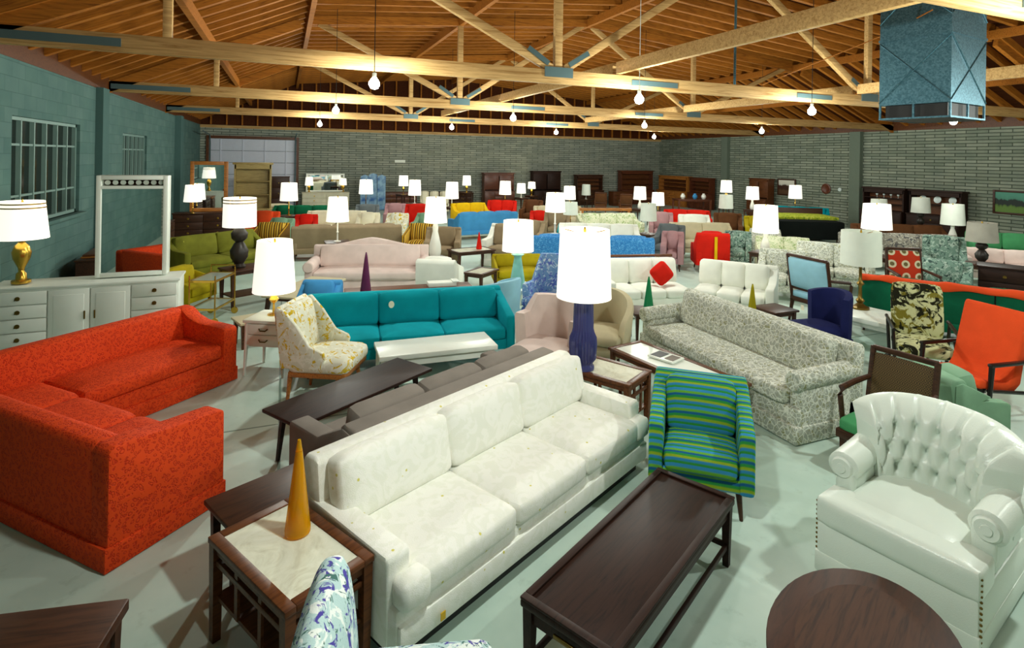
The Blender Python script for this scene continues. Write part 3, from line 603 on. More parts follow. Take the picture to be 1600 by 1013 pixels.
# coffee table in front of the ivory sofa
t = table('coffee_table', 'long espresso coffee table in front of the ivory sofa', (1.81, 2.515), 28, 1.46, .5, .40, M_esp, th=.035, leg=.05, w0=.035, inx=.035, apron=.07, lip=1, stretch=.12, cat='table')
part('end_handle', lambda bm: [box(bm, (s*.725, 0, .33), (.012, .12, .02), .004) for s in (-1, 1)], M_dkbrass, t)
MT = dict(inset=M_marble, shelf=.22, leg=.05, w0=.04, inx=.03, slats=2, apron=.045, stretch=.40)
table('end_table', 'walnut end table with cream marble top at near end of ivory sofa', (.055, 2.965), 29, .46, .74, .52, M_brw, **MT)
table('end_table', 'walnut end table with cream marble top under the big blue lamp', (2.72, 4.50), 30, .46, .86, .54, M_brw, **MT)
table('corner_table', 'plain brown wooden table behind the marble end table', (-.02, 3.60), 26, .66, .36, .47, M_dkw, leg=.045, w0=.03, inx=.05, stretch=.15)
table('lamp_table', 'dark wooden table cut off at bottom left corner', (-1.00, 2.69), -11, .72, .55, .5, M_dkw, th=.05, leg=.06, inx=.05, apron=.1)
decanter('cone_decanter', 'tall amber glass cone decanter on the near marble end table', (.095, 3.06, .521), .47, .062, M_amber)
t = thing('floral_chair', 'blue and violet floral chair cut off at the bottom edge', 'chair', (.42, 2.00), 75)
part('back_pad', lambda bm: cushion(bm, (0, .27, .60), (.62, .50, .12), .055, .045, rx(84), 8), M_flblue, t)
part('seat_cushion', lambda bm: cushion(bm, (0, -.06, .39), (.62, .60, .14), .06, .03, None, 8), M_flblue, t)
part('seat_frame', lambda bm: box(bm, (0, -.03, .26), (.58, .58, .12), .02), M_flblue, t)
legs4(t, .58, .58, .21, M_dkw)
t = sofa('striped_chair', 'blue green striped armchair at right end of ivory sofa', 'chair', (2.90, 3.33), -40, .70, .72, .78, .42, .60, .1, 1, 1, M_stripe, 'legs', M_dkw, None, 'slope', zb=.19, tilt=14)
hang_tag(t, -.12, .05, .62)
# tufted white leather chair
t = thing('tufted_armchair', 'white leather button tufted armchair at right foreground', 'chair', (3.50, 2.15), -76)
part('base', lambda bm: box(bm, (0, 0, .17), (.78, .84, .28), .025), M_leather, t)
part('skirt', lambda bm: box(bm, (0, 0, .07), (.79, .85, .12), .01), M_leather, t)
part('seat_cushion', lambda bm: (cushion(bm, (0, -.02, .375), (.58, .62, .17), .04, .03, None, 8), cushion(bm, (0, -.30, .37), (.79, .25, .17), .035, .012, None, 8)), M_leather, t)
for s in (-1, 1):
    def armb(bm):
        box(bm, (s*.335, .12, .42), (.10, .50, .24), .03); tube(bm, [(s*.355, -.165, .555), (s*.355, -.15, .555), (s*.36, .1, .56), (s*.36, .35, .58)], [.07, .088, .092, .095], 20)
    part('arm', armb, M_leather, t)
    part('arm_front', lambda bm: cushion(bm, (s*.34, -.145, .47), (.11, .06, .2), .025, .005, None, 4), M_leather, t)
    part('arm_scroll', lambda bm: (tube(bm, [(s*.355, -.183, .555), (s*.355, -.16, .555)], [.055, .068], 18), tube(bm, [(s*.355, -.19, .555), (s*.355, -.175, .555)], [.026, .03], 14)), M_leather, t)
    part('nail_trim', lambda bm: [bmesh.ops.create_icosphere(bm, subdivisions=1, radius=.008, matrix=Matrix.Translation((s*.392, -.40, .05+.028*k))) for k in range(14)], M_dkbrass, t)
BT = []
for r in range(3):
    for c in range(-3+(r % 2 == 0), 4-(r % 2 == 0)): BT.append(((c*.27 if r % 2 else c*.27), .30+.22*r)) if 0 else BT.append((((c+.5*(r % 2))*.30), .26+.22*r))
BT = [(a, b) for a, b in BT if abs(a) < .82]
def back_pt(a, b, front):
    ph = a*R(62); cy, cx = .10, 0
    rr = .43; x = math.sin(ph)*rr*1.02; y = .0+math.cos(ph)*.38
    z = .38+b*(.57-.10*abs(a)**3); rl = max(0, b-.74)/.26
    th = .13+.05*math.sin(min(1, b)*PI)**.6
    nx, ny = math.sin(ph), math.cos(ph)
    off = .06*b
    if front:
        d = th*(1-rl**2*.45)
        for (p, q) in BT:
            dd = ((a-p)*.62)**2+((b-q)*.5)**2; d -= .05*math.exp(-dd/.0016)
        v = abs(((a/.30+ (b-.26)/.22*.5) % 1)-.5); w = abs(((a/.30-(b-.26)/.22*.5) % 1)-.5)
        if .2 < b < .78: d -= .016*(max(0, v-.38)/.12+max(0, w-.38)/.12)
        elif b >= .78: d -= .03*max(0, abs(((a/.30) % 1)-.5)-.34)/.16
        return (x-nx*d+nx*off, y-ny*d+ny*off+.05*rl**2, z)
    return (x+nx*(off+.03*rl), y+ny*(off+.05*rl), z-.02*rl)
def backb(bm):
    nu, nv = 64, 30
    F = [[bm.verts.new(back_pt(-1+2*i/nu, j/nv, 1)) for j in range(nv+1)] for i in range(nu+1)]; K = [[bm.verts.new(back_pt(-1+2*i/nu, j/nv, 0)) for j in range(nv+1)] for i in range(nu+1)]
    for i in range(nu):
        for j in range(nv): bm.faces.new([F[i][j], F[i+1][j], F[i+1][j+1], F[i][j+1]]); bm.faces.new([K[i][j], K[i][j+1], K[i+1][j+1], K[i+1][j]])
        bm.faces.new([F[i][nv], F[i+1][nv], K[i+1][nv], K[i][nv]]); bm.faces.new([F[i][0], K[i][0], K[i+1][0], F[i+1][0]])
    for j in range(nv): bm.faces.new([F[0][j], F[0][j+1], K[0][j+1], K[0][j]]); bm.faces.new([F[nu][j], K[nu][j], K[nu][j+1], F[nu][j+1]])
part('tufted_back', backb, M_leather, t, 70)
for (a, b) in BT:
    p = Vector(back_pt(a, b, 1)); part('button', lambda bm: bmesh.ops.create_icosphere(bm, subdivisions=2, radius=.013, matrix=Matrix.Translation(p)), M_leather, t)
# oval table at the bottom edge
t = thing('oval_table', 'oval dark walnut coffee table at bottom right in front of tufted chair', 'table', (2.30, 1.62), 25)
M_ov = wood('oval_walnut', sr(60, 32, 18), sr(32, 16, 8), .5, (1.2, 9, 9), .2)
part('tabletop', lambda bm: prism(bm, ell(.52, .36), .385, .42, 'z', .008), M_ov, t)
part('edge_band', lambda bm: prism(bm, ell(.50, .345), .355, .385, 'z'), M_dkw, t)
part('inlay_band', lambda bm: prism(bm, ell(.40, .25), .42, .4215, 'z'), M_dkw, t)
for s in (-1, 1):
    for q in (-1, 1): part('leg', lambda bm: sq_leg(bm, s*.28, q*.18, 0, .36, .03, .05, s*.05, q*.03, True), M_dkw, t)
# the grey sofa back to back with the ivory one, and tables in front of it
sofa('grey_sofa', 'taupe grey velvet sofa back to back with the ivory sofa', 'sofa', (1.174, 4.41), 206.5, 2.08, .86, .74, .42, .55, .14, 3, 3, M_greyf, 'legs', arm='scoop', crown=.006, bt=.24)
t = table('coffee_table', 'long dark walnut coffee table behind the grey sofa', (.61, 5.07), 33, 1.46, .48, .42, M_esp, th=.03, leg=.04, w0=.025, inx=.12, apron=.05, splay=.03)
t = table('coffee_table', 'white French coffee table in front of the turquoise sofa', (1.56, 5.95), -2, 1.26, .50, .42, M_white, th=.05, leg=.06, w0=.03, inx=.05, apron=.08, splay=.02, rnd=True)
t = sofa('turquoise_sofa', 'turquoise tweed three seat sofa facing the white coffee table', 'sofa', (1.44, 6.72), -6, 2.42, .84, .77, .42, .55, .11, 3, 3, M_teal, 'legs', arm='slope', tilt=14)
part('price_tag', lambda bm: prism(bm, ell(.034, .042, 16), -.003, .003, 'y'), M_tag, t, loc=(-.22, .055, .66))
# white nightstand, lamp and French floral chair
t = table('night_stand', 'white French night stand with two drawers beside yellow floral chair', (-.08, 6.90), -28, .48, .44, .62, M_white, th=.035, leg=.06, w0=.025, inx=.04, apron=.26, splay=.02, rnd=True)
for i, z in enumerate((.52, .40)):
    d = part('drawer', lambda bm: box(bm, (0, -.195, z), (.38, .03, .11), .008), M_white, t); part('handle', lambda bm: tube(bm, [(-.05, -.215, z+.01), (-.03, -.23, z-.01), (.03, -.23, z-.01), (.05, -.215, z+.01)], .007, 6), M_dkbrass, d)
lamp('large glowing lamp with gold base on the white French night stand', (-.08, 6.93, .62), 1.47, .46, .58, 'globe', M_brass)
t = thing('french_chair', 'French open arm chair in white floral with yellow sprigs', 'chair', (.42, 5.98), 62)
part('seat', lambda bm: cushion(bm, (0, -.05, .40), (.62, .60, .15), .06, .03, None, 8), M_flyel, t)
part('seat_rail', lambda bm: box(bm, (0, -.04, .315), (.58, .58, .06), .015), M_oak, t)
part('back_cushion', lambda bm: cushion(bm, (0, .27, .68), (.56, .52, .12), .055, .04, rx(78), 8), M_flyel, t)
for s in (-1, 1):
    part('wing', lambda bm: prism(bm, [(.31, .38), (.37, .92), (.30, .95), (.16, .80), (.02, .60), (-.12, .545), (-.14, .50), (-.1, .38)], s*.30-.025, s*.30+.025, 'x', .015), M_flyel, t)
part('back_shell', lambda bm: prism(bm, [(.32, .34), (.40, .93), (.37, .97), (.31, .92), (.26, .40)], -.30, .30, 'x', .02), M_flyel, t)
for sx in (-1, 1):
    for sy in (-1, 1): part('leg', lambda bm: sq_leg(bm, sx*.25, sy*.24, 0, .30, .03, .05, 0, sy*.03, True), M_oak, t)
# barrel chair, tub chair, blue lamp
t = tub_chair('barrel_chair', 'blush white barrel wing chair beside the turquoise sofa', (2.74, 5.60), -52, M_pink, .74, .66, .88, .70, .42, 'legs', wing=1, th=.12, a1=98, fwd=.2)
t = tub_chair('tub_chair', 'beige linen tub chair behind the big blue lamp', (3.60, 5.92), -45, M_beige, .74, .72, .82, .52, .40, 'legs', lean=.08)
lamp('big lamp with blue violet ribbed base on the marble end table', (2.56, 4.50, .54), 1.81, .50, .62, 'ribbed', M_ceramb, True, taper=.9, seg=32)
t = table('coffee_table', 'pale marble topped coffee table with an album in front of grey floral sofa', (3.68, 4.62), -80, 1.42, .50, .40, M_brw, inset=M_white, leg=.045, w0=.03, inx=.04, apron=.05)
t = thing('photo_album', 'white photo album lying open on the pale coffee table', 'book', (3.70, 4.78, .401), -70)
part('cover', lambda bm: box(bm, (0, 0, .01), (.30, .22, .02), .004), M_white, t); part('photo', lambda bm: box(bm, (-.07, 0, .022), (.12, .17, .003)), M_black, t); part('photo', lambda bm: box(bm, (.08, 0, .022), (.1, .15, .003)), M_greyf, t)
sofa('floral_sofa', 'long grey damask floral sofa at right of centre', 'sofa', (4.55, 4.72), -90, 2.36, .88, .80, .43, .60, .15, 1, 1, M_flgrey, 'skirt', arm='roll', crown=.02, n=10)
# right hand group
wood_arm_chair('cane_chair', 'cane backed armchair with jade green seat behind tufted chair', (4.46, 3.00), -80, M_seatgreen, M_dkw, .54, .52, .88, .40, .60, backm=M_cane, padth=.02)
t = armchair('sage_chair', 'small sage green velvet armchair below the orange lounge chair', (5.45, 3.04), 68, M_sage, .50, .52, .68, .38, .50, .09, 'legs', 'scoop')
t = thing('lounge_chair', 'orange tweed lounge chair with black wooden arms', 'chair', (6.55, 3.47), -98)
part('seat_sling', lambda bm: prism(bm, [(-.42, .37), (-.38, .42), (-.15, .37), (-.02, .36), (.03, .42), (.19, 1.0), (.22, 1.03), (.255, 1.0), (.12, .34), (.03, .27), (-.1, .28), (-.40, .34)], -.30, .30, 'x', .02), M_orange, t, 50)
part('front_rail', lambda bm: box(bm, (0, -.34, .32), (.60, .05, .05), .01), M_blkw, t)
for s in (-1, 1):
    part('armrest', lambda bm: box(bm, (s*.34, -.08, .57), (.05, .52, .035), .012), M_blkw, t)
    part('leg', lambda bm: tube(bm, [(s*.34, -.36, 0), (s*.34, -.31, .56)], [.017, .024], 8), M_blkw, t); part('leg', lambda bm: tube(bm, [(s*.34, .26, 0), (s*.34, .13, .56)], [.017, .024], 8), M_blkw, t)
    part('side_rail', lambda bm: tube(bm, [(s*.33, -.34, .33), (s*.33, .20, .26)], .018, 8), M_blkw, t)
t = thing('rocking_chair', 'olive and black camouflage print rocker chair beside white square table', 'chair', (6.82, 4.20), -48)
part('back_pad', lambda bm: cushion(bm, (0, .24, .72), (.50, .62, .12), .05, .03, rx(78), 6), M_zebra, t); part('seat_pad', lambda bm: cushion(bm, (0, -.05, .38), (.52, .54, .13), .05, .03, None, 6), M_zebra, t)
for s in (-1, 1):
    part('rocker', lambda bm: tube(bm, [(s*.27, -.42, .07), (s*.27, -.2, .02), (s*.27, .1, .02), (s*.27, .42, .09)], .02, 8), M_blkw, t); part('armrest', lambda bm: tube(bm, [(s*.30, .24, .62), (s*.30, -.28, .58)], .02, 8), M_blkw, t)
    for y, z in ((-.22, .58), (.16, .6)): part('leg', lambda bm: tube(bm, [(s*.27, y, .03), (s*.30, y, z)], .018, 8), M_blkw, t)
table('square_table', 'white square table holding the brass column lamp', (7.28, 5.14), 11, .74, .92, .45, M_white, th=.06, leg=.075, w0=.05, inx=.06, apron=.06, splay=.02)
lamp('brass column lamp with unlit white drum shade on white square table', (7.40, 5.36, .45), 1.52, .50, .46, 'brass', M_dkbrass, False, taper=.97)
t = sofa('green_sofa', 'long bottle green sofa with orange throw along its back', 'sofa', (8.80, 5.0), 122, 2.24, .86, .79, .42, .58, .14, 3, 3, M_dgreen, 'legs')
part('back_seam', lambda bm: [box(bm, (x, .425, .46), (.014, .02, .6)) for x in (-.42, .42)], M_blackf, t)
def throwb(bm):
    pr = [(.24, .805), (.31, .818), (.40, .818), (.442, .79), (.446, .74)]; n = 48; top = []; bot = []
    for i in range(n+1):
        x = -1.08+2.16*i/n; w = .012*math.cos(x/2.16*6*PI)+.006*math.sin(x*19); d = .02*math.sin(x*5.3)+.01*math.sin(x*13)
        P = [(y, z+(w if 0 < j < 4 else 0)-(d if j == 4 else 0)) for j, (y, z) in enumerate(pr)]
        top.append([bm.verts.new((x, y+.004, z+.008)) for y, z in P]); bot.append([bm.verts.new((x, y-.002, z)) for y, z in P])
    for i in range(n):
        for j in range(4): bm.faces.new([top[i][j], top[i+1][j], top[i+1][j+1], top[i][j+1]]); bm.faces.new([bot[i][j], bot[i][j+1], bot[i+1][j+1], bot[i+1][j]])
        bm.faces.new([top[i][0], bot[i][0], bot[i+1][0], top[i+1][0]]); bm.faces.new([top[i][4], top[i+1][4], bot[i+1][4], bot[i][4]])
    for A, B in ((top[0], bot[0]), (top[n], bot[n])):
        for j in range(4): bm.faces.new([A[j], A[j+1], B[j+1], B[j]])
t = part('orange_throw', throwb, M_orange, None, 60); t.location = (8.80, 5.0, 0); t.rotation_euler = (0, 0, R(122)); tagp(t, 'orange throw draped along back of the bottle green sofa', 'throw')
t = tub_chair('swivel_chair', 'navy blue swivel tub chair by the white square table', (6.24, 5.02), -95, M_navy, .62, .66, .86, .60, .44, 'swivel', a1=74, drop=.4, fwd=.3); hang_tag(t, -.2, -.1, .6)
t = wood_arm_chair('bergere_chair', 'pale blue French bergere chair with dark frame seen from behind', (7.58, 6.12), 88, M_ltblue, M_dkw, .78, .50, 1.02, .46, .70, padth=.08)
wood_arm_chair('side_chair', 'red medallion print high backed chair with white piped edges', (9.42, 5.92), -30, M_redmed, M_dkw, .58, .6, 1.04, .46, .68, frame=True, padth=.07)
t = table('coffee_table', 'dark low table behind the navy swivel chair', (6.38, 5.86), 0, .45, .42, .42, M_dkw)
# ------------------------------------------------------------------ middle of the hall
def bk(u, v, rot, D): return (u+math.sin(R(rot))*(D/2-.1), v-math.cos(R(rot))*(D/2-.1))
# left side by the wall
cabinet('triple_dresser', 'long white triple dresser with drawers and doors along left wall', (-2.24, 8.70), 1, 1.98, .52, .80, M_white, [(1, 'd4'), (.75, 'ol'), (.75, 'or'), (.9, 'd4')], M_dkbrass, 'dresser', .06)
lamp('brass urn lamp with gold banded shade on the white triple dresser', (-2.97, 8.66, .815), 1.82, .54, .46, 'urn', M_brass, True, trim=True)
def mirror(label, loc, rot, W, H, fw, fm, name='standing_mirror', top=0, D=.10, crest=False):
    t = thing(name, label, 'mirror', loc, rot); z0 = 0
    part('frame', lambda bm: [box(bm, (s*(W/2-fw/2), 0, H/2), (fw, D, H), .006) for s in (-1, 1)]+[box(bm, (0, 0, fw/2), (W-2*fw, D, fw), .004), box(bm, (0, 0, H-fw/2), (W-2*fw, D, fw), .004)]+([box(bm, (0, 0, H-fw-top-fw*.35), (W-2*fw, D, fw*.7))] if top else []), fm, t)
    zt = H-fw-(top+fw*.7 if top else 0)
    part('mirror_glass', lambda bm: box(bm, (0, -D/2+.03, (fw+zt)/2), (W-2*fw, .01, zt-fw)), M_mirror, t)
    part('back_board', lambda bm: box(bm, (0, D/2-.02, H/2), (W-.04, .02, H-.04)), M_dkw, t)
    if top:
        for k in range(8): part('fret', lambda bm: [lathe(bm, [(.03, -.01), (.034, 0), (.03, .01)], 10), bmesh.ops.rotate(bm, cent=(0,0,0), matrix=Matrix.Rotation(R(90), 3, 'X'), verts=bm.verts[:]), bmesh.ops.translate(bm, vec=(-W/2+fw+(W-2*fw)*(k+.5)/8, 0, H-fw-top/2), verts=bm.verts[:])], fm, t)
    return t
mirror('tall white framed mirror with fretwork top standing on the white dresser', (-1.83, 8.80, .815), 0, .80, 1.32, .055, M_white, top=.08, D=.22)
lamp('glowing white lamp standing before the wood framed mirror', (-2.30, 17.6, .78), 1.56, .46, .46, 'stick', M_brass)
cabinet('double_dresser', 'walnut double dresser below the wood framed mirror', (-2.05, 17.9), 0, 1.5, .5, .78, M_dkw, [(1, 'd3'), (1, 'd3')])
mirror('wood framed mirror standing on the walnut dresser near left wall', (-1.95, 18.0, .79), 0, .95, 1.42, .1, M_oak)
t = hutch('tan open shelved cabinet beside the wood framed mirror', (-.85, 18.6), 0, 1.05, .45, 2.18, M_khaki, .8, 2, cat='cabinet', name='oak_cabinet')
cabinet('low_chest', 'dark low chest against left wall under first window', (-2.75, 11.4), 88, 1.3, .5, .72, M_dkw, [(1, 'd3'), (1, 'd3')], M_dkbrass)
cabinet('low_chest', 'dark low chest against left wall beyond the first window', (-2.75, 13.2), 90, 1.4, .5, .82, M_esp, [(1, 'd3'), (1, 'd3')], M_dkbrass)
cabinet('low_chest', 'dark low chest against left wall under second window', (-2.75, 15.4), 90, 1.4, .5, .78, M_dkw, [(1, 'd3'), (1, 'd3')], M_dkbrass)
for k, (z, s) in enumerate(((.735, 'lower'), (.765, 'upper'))):
    t = part('table_leaf', lambda bm: box(bm, (0, 0, .0125), (.5, .9, .025), .006), M_brw if k else M_oak); t.location = (-2.75, 11.4, z-.015+.0*k); t.rotation_euler = (0, 0, R(3*k)); tagp(t, 'loose table leaf lying on dark chest under first window, %s of the two' % s, 'board')
sofa('olive_sofa', 'olive green sofa behind the mirror near left wall', 'sofa', bk(-1.35, 12.9, 38, .85), 38, 1.9, .85, .82, .42, .6, .12, 2, 2, M_olive, 'legs', n=4)
armchair('mustard_chair', 'mustard velvet armchair behind the red sectional', (-1.40, 10.05), 60, M_must, .66, .68, .64, .38, .44, .06, 'legs', 'slope', 1)
def cart():
    t = thing('serving_cart', 'brass serving cart with two glass shelves beside mustard chair', 'cart', (-.94, 9.32), 70); W, D = .62, .36
    for sx in (-1, 1):
        for sy in (-1, 1):
            part('post', lambda bm: tube(bm, [(sx*W/2, sy*D/2, .07), (sx*W/2, sy*D/2, .70)], .010, 6), M_brass, t)
            part('wheel', lambda bm: (lathe(bm, [(.05, -.01), (.05, .01)], 14), bmesh.ops.rotate(bm, cent=(0,0,0), matrix=Matrix.Rotation(R(90), 3, 'Y'), verts=bm.verts[:]), bmesh.ops.translate(bm, vec=(sx*W/2, sy*D/2, .05), verts=bm.verts[:])), M_brass, t)
    for z in (.22, .62): part('glass_shelf', lambda bm: box(bm, (0, 0, z), (W-.01, D-.01, .012)), M_clear, t); part('shelf_rim', lambda bm: [box(bm, (s*W/2, 0, z), (.014, D, .03)) for s in (-1, 1)]+[box(bm, (0, s*D/2, z), (W, .014, .03)) for s in (-1, 1)], M_brass, t)
    part('push_handle', lambda bm: tube(bm, [(W/2, -D/2, .70), (W/2, -D/2, .74), (W/2, D/2, .74), (W/2, D/2, .70)], .010, 6), M_brass, t)
cart()
table('console_table', 'dark walnut console table holding the dark urn lamp', (-.40, 10.1), 28, 1.0, .5, .62, M_dkw, shelf=.2, leg=.06)
lamp('dark ginger jar lamp with wide white shade near left wall', (-.64, 9.97, .62), 1.74, .50, .46, 'ginger', M_dark, True, taper=.97, trim=True)
table('coffee_table', 'pale beige coffee table with dark splayed legs behind large glowing lamp', (.35, 9.05), 58, 1.35, .62, .45, M_dkw, top=M_beige, leg=.06, w0=.03, splay=.05, inx=.08)
table('bench', 'brown wooden bench table beside the brass serving cart', (-.30, 7.95), 20, .5, .4, .34, M_brw, top=M_beige, leg=.05)
armchair('blue_chair', 'small blue armchair peeping behind turquoise sofa, left end', bk(.52, 8.18, -20, .6), -20, M_blue, .55, .6, .72, .4, .5, .08, 'legs')
table('sofa_table', 'long brown wooden table behind the turquoise sofa', (1.74, 8.15), -4, 1.84, .46, .52, M_brw, leg=.05)
decanter('cone_decanter', 'tall purple glass cone decanter on long brown table', (1.10, 8.12, .521), .56, .075, M_gpurple)
t = thing('gift_box', 'cream paper box lying on the long brown table', 'box', (2.22, 8.18, .521), -4)
part('box', lambda bm: box(bm, (0, 0, .03), (.42, .18, .06), .005), M_whitef, t); part('lid', lambda bm: box(bm, (.2, 0, .065), (.1, .19, .02), .004), M_white, t)
tub_chair('tub_chair', 'pale blue tub chair behind right end of turquoise sofa', (2.80, 7.46), -150, M_ltblue, .74, .7, .76, .6, .42, 'legs')
sofa('camelback_sofa', 'blush white camelback sofa behind the purple decanter', 'sofa', bk(1.55, 10.65, -16, .9), -16, 2.1, .9, .80, .43, .58, .16, 1, 1, M_pink, 'skirt', arm='roll', n=8)
part('camel_crest', lambda bm: prism(bm, [(-1.02, .6), (1.02, .6)]+[(1.02-2.04*i/24, .79+.14*math.cos((1.02-2.04*i/24)/1.02*PI*.5)**2-.03*abs(math.sin((1.02-2.04*i/24)/1.02*PI))) for i in range(25)], .27, .40, 'y', .02), M_pink, bpy.data.objects['camelback_sofa'])
armchair('white_chair', 'small white armchair beside the white bottle lamp', bk(2.3, 8.82, 150, .7), 150, M_whitef, .66, .7, .8, .42, .58, .1, 'skirt', 'slope')
AC0 = armchair('taupe_chair', 'taupe chair half hidden behind the white bottle lamp', (3.35, 12.3), -20, M_taupe, .8, .7, .84, n=4)
side_table('small dark table under the tall white bottle lamp', 2.84, 10.97, .42, 10, .55, .55)
lamp('tall lamp with white bottle base behind the turquoise sofa', (2.82, 10.93, .42), 1.64, .46, .5, 'bottle', M_ceramw)
sofa('taupe_sofa', 'long taupe sofa seen from behind with a white tag', 'sofa', (1.45, 14.0), 175, 2.5, .85, .80, .42, .58, .14, 3, 3, M_taupe, 'legs', n=4)
armchair('gold_striped_chair', 'gold and brown striped chair right of the taupe sofa', bk(3.2, 13.6, -30, .72), -30, M_gstripe, .7, .72, .8, .42, .56, .08, 'legs', 'slope')
armchair('gold_striped_chair', 'gold and brown striped chair left of the taupe sofa', bk(-.2, 14.7, -20, .72), -20, M_gstripe, .75, .72, .8, .42, .56, .08, 'legs', 'slope')
side_table('small walnut table under white lamp before the taupe sofa', 1.05, 12.1, .66, 0, .5, .5)
lamp('white lamp with square looking shade in front of taupe sofa', (1.05, 12.1, .66), 1.58, .46, .5, 'stick', M_ceramw)
table('lamp_table', 'dark table with pale marble top left of the white and taupe armchair', (3.75, 11.45), 10, .9, .55, .48, M_dkw, inset=M_marble, leg=.06)
t = decanter('cone_decanter', 'small red cone decanter left of the white and taupe armchair', (3.92, 11.45, .481), .36, .06, M_redp)
armchair('armchair', 'white armchair with taupe cushion left of the turquoise lamp', bk(4.95, 12.2, -40, .8), -40, M_whitef, .95, .8, .90, .43, .6, .13, 'skirt', 'scoop', 1, mc=M_taupe)
armchair('gold_chair', 'gold fabric chair below the white and taupe armchair', bk(4.15, 9.9, -14, .7), -14, M_must, .95, .7, .62, .40, .46, .06, 'legs', 'slope')
table('magazine_table', 'low dark table with pale marble inset beside gold chair', (3.25, 9.35), 40, .6, .4, .46, M_dkw, inset=M_marble, leg=.05)
table('white_table', 'white end table under turquoise lamp', (3.50, 8.28), 14, .62, .55, .40, M_white, leg=.05)
lamp('lamp with turquoise cone base and pale shade at centre', (3.46, 8.20, .40), 1.46, .50, .48, 'cone', M_ceramt, True, taper=.94)
tub_chair('wing_chair', 'blue violet floral wing chair left of the big lamp', (3.66, 7.42), -60, M_flblue2, .72, .74, 1.0, .60, .42, 'legs', wing=1)
sofa('blue_sofa', 'long mottled blue sofa seen from behind the big lamp', 'sofa', (6.28, 10.75), 156, 2.6, .88, .80, .42, .6, .14, 3, 3, M_blumott, 'legs', n=4)
sofa('white_sofa', 'white sofa just behind the mottled blue sofa', 'sofa', (7.3, 12.1), -25, 2.0, .88, .82, .42, .6, .14, 3, 3, M_whitef, 'legs', n=4)
t = sofa('sectional_sofa', 'white sectional sofa, left wing below the red pillow', 'sofa', (5.40, 7.67), -12, 1.40, .88, .80, .42, .56, .14, 3, 3, M_whitef, 'skirt', n=6, armless='r')
t = sofa('sectional_sofa', 'white sectional sofa, right wing with three back cushions', 'sofa', (6.70, 6.93), -52, 1.18, .85, .80, .42, .56, .12, 3, 3, M_whitef, 'skirt', n=6, armless='l')
part('top_rail', lambda bm: box(bm, (0, .40, .821), (1.34, .05, .04), .01), M_brw, None).name = 'wood_rail'
o = bpy.data.objects['wood_rail']; o.location = (5.48, 7.66, 0); o.rotation_euler = (0, 0, R(-12)); tagp(o, 'thin brown wooden rail along back of the white sectional left wing', 'rail')
t = thing('throw_pillow', 'red diamond shaped throw pillow on the white sectional', 'pillow', (5.62, 7.40, .645), -15)
part('pillow', lambda bm: cushion(bm, (0, 0, 0), (.30, .30, .10), .045, .03, rx(80) @ Matrix.Rotation(R(38), 3, 'Z'), 8), M_redp, t)
table('end_table', 'dark low table holding the green cone decanter', (4.62, 6.35), -20, .5, .45, .42, M_dkw)
decanter('cone_decanter', 'green glass cone decanter below the red throw pillow', (4.58, 6.30, .421), .46, .07, M_ggreen)
table('end_table', 'white low table holding the yellow cone decanter', (5.85, 5.75), -20, .5, .4, .36, M_white)
decanter('cone_decanter', 'yellow glass cone decanter in front of the white sectional', (5.82, 5.72, .361), .46, .065, M_gyel)
# further rows: sofas and chairs
def SF(label, u, v, rot, W, m, H=.8, name='sofa', nb=3, **k): return sofa(name, label, 'sofa', bk(u, v, rot, .86), rot, W, .86, H, .42, .58, .13, nb, nb, m, n=4, **k)
def AC(label, u, v, rot, m, W=.72, H=.84, name='armchair', **k): return armchair(name, label, bk(u, v, rot, .74), rot, m, W, .74, H, **k)
SF('emerald green sofa far left near the overhead door', .65, 19.4, -14, 1.9, M_green)
AC('orange armchair far left behind the dark urn lamp', -.4, 16.6, -25, M_orange, .7, .9)
AC('sage chair in front of the orange armchair far left', 0, 15.7, -30, M_sage, .62, .8)
AC('scarlet chair on cream row left of white square lamp', .6, 16.3, -5, M_redp, .6, .82)
SF('cream white sofa behind the scarlet chair far left', 1.5, 17.4, -12, 1.7, M_cream, nb=2)
SF('beige sofa back at far left under the overhead door', -.5, 19.9, 170, 1.6, M_beige, nb=2)
AC('cream striped chair behind the taupe sofa', 2.25, 16.25, -15, M_cream, .64, .84)
AC('white and yellow chair behind the taupe sofa, middle', 3.05, 16.1, -20, M_flyel, .62, .82)
AC('pale sage chair right behind the taupe sofa', 3.9, 16.1, -30, M_sage, .62, .8)
AC('grey blue chair beyond the cream striped chair', 2.55, 18.7, -10, M_grey, .75, .86)
AC('mauve chair beyond the white and yellow chair', 3.5, 18.9, -15, M_mauve, .7, .86)
AC('scarlet armchair left of the tall bottle lamp shade', 4.0, 17.4, -20, M_redp, .95, .95, mc=M_redp)
SF('yellow gold sofa beyond the sky blue sofa', 6.05, 18.9, 6, 1.3, M_yell, nb=2, H=.84)
SF('sky blue sofa in the middle of the hall', 5.72, 15.9, 188, 2.0, M_blue)
SF('scarlet sofa with pale piping beyond the sky blue sofa', 7.6, 19.6, -25, 1.1, M_redp, nb=2, H=.86)
AC('dark brown round chair right of the scarlet piped sofa', 8.65, 19.1, -40, M_brownf, .75, .9)
SF('cream floral sofa at centre far behind the big lamp', 9.2, 14.9, -10, 1.9, M_flcream)
AC('taupe dome chair left of the cream floral sofa', 7.75, 15.3, -30, M_taupe, .8, .84)
AC('teal seated stool chair in front of the taupe dome chair', 7.25, 13.45, -30, M_teal, .75, .7)
SF('beige sofa beyond the cream floral sofa', 8.9, 17.6, -14, 1.7, M_beige)
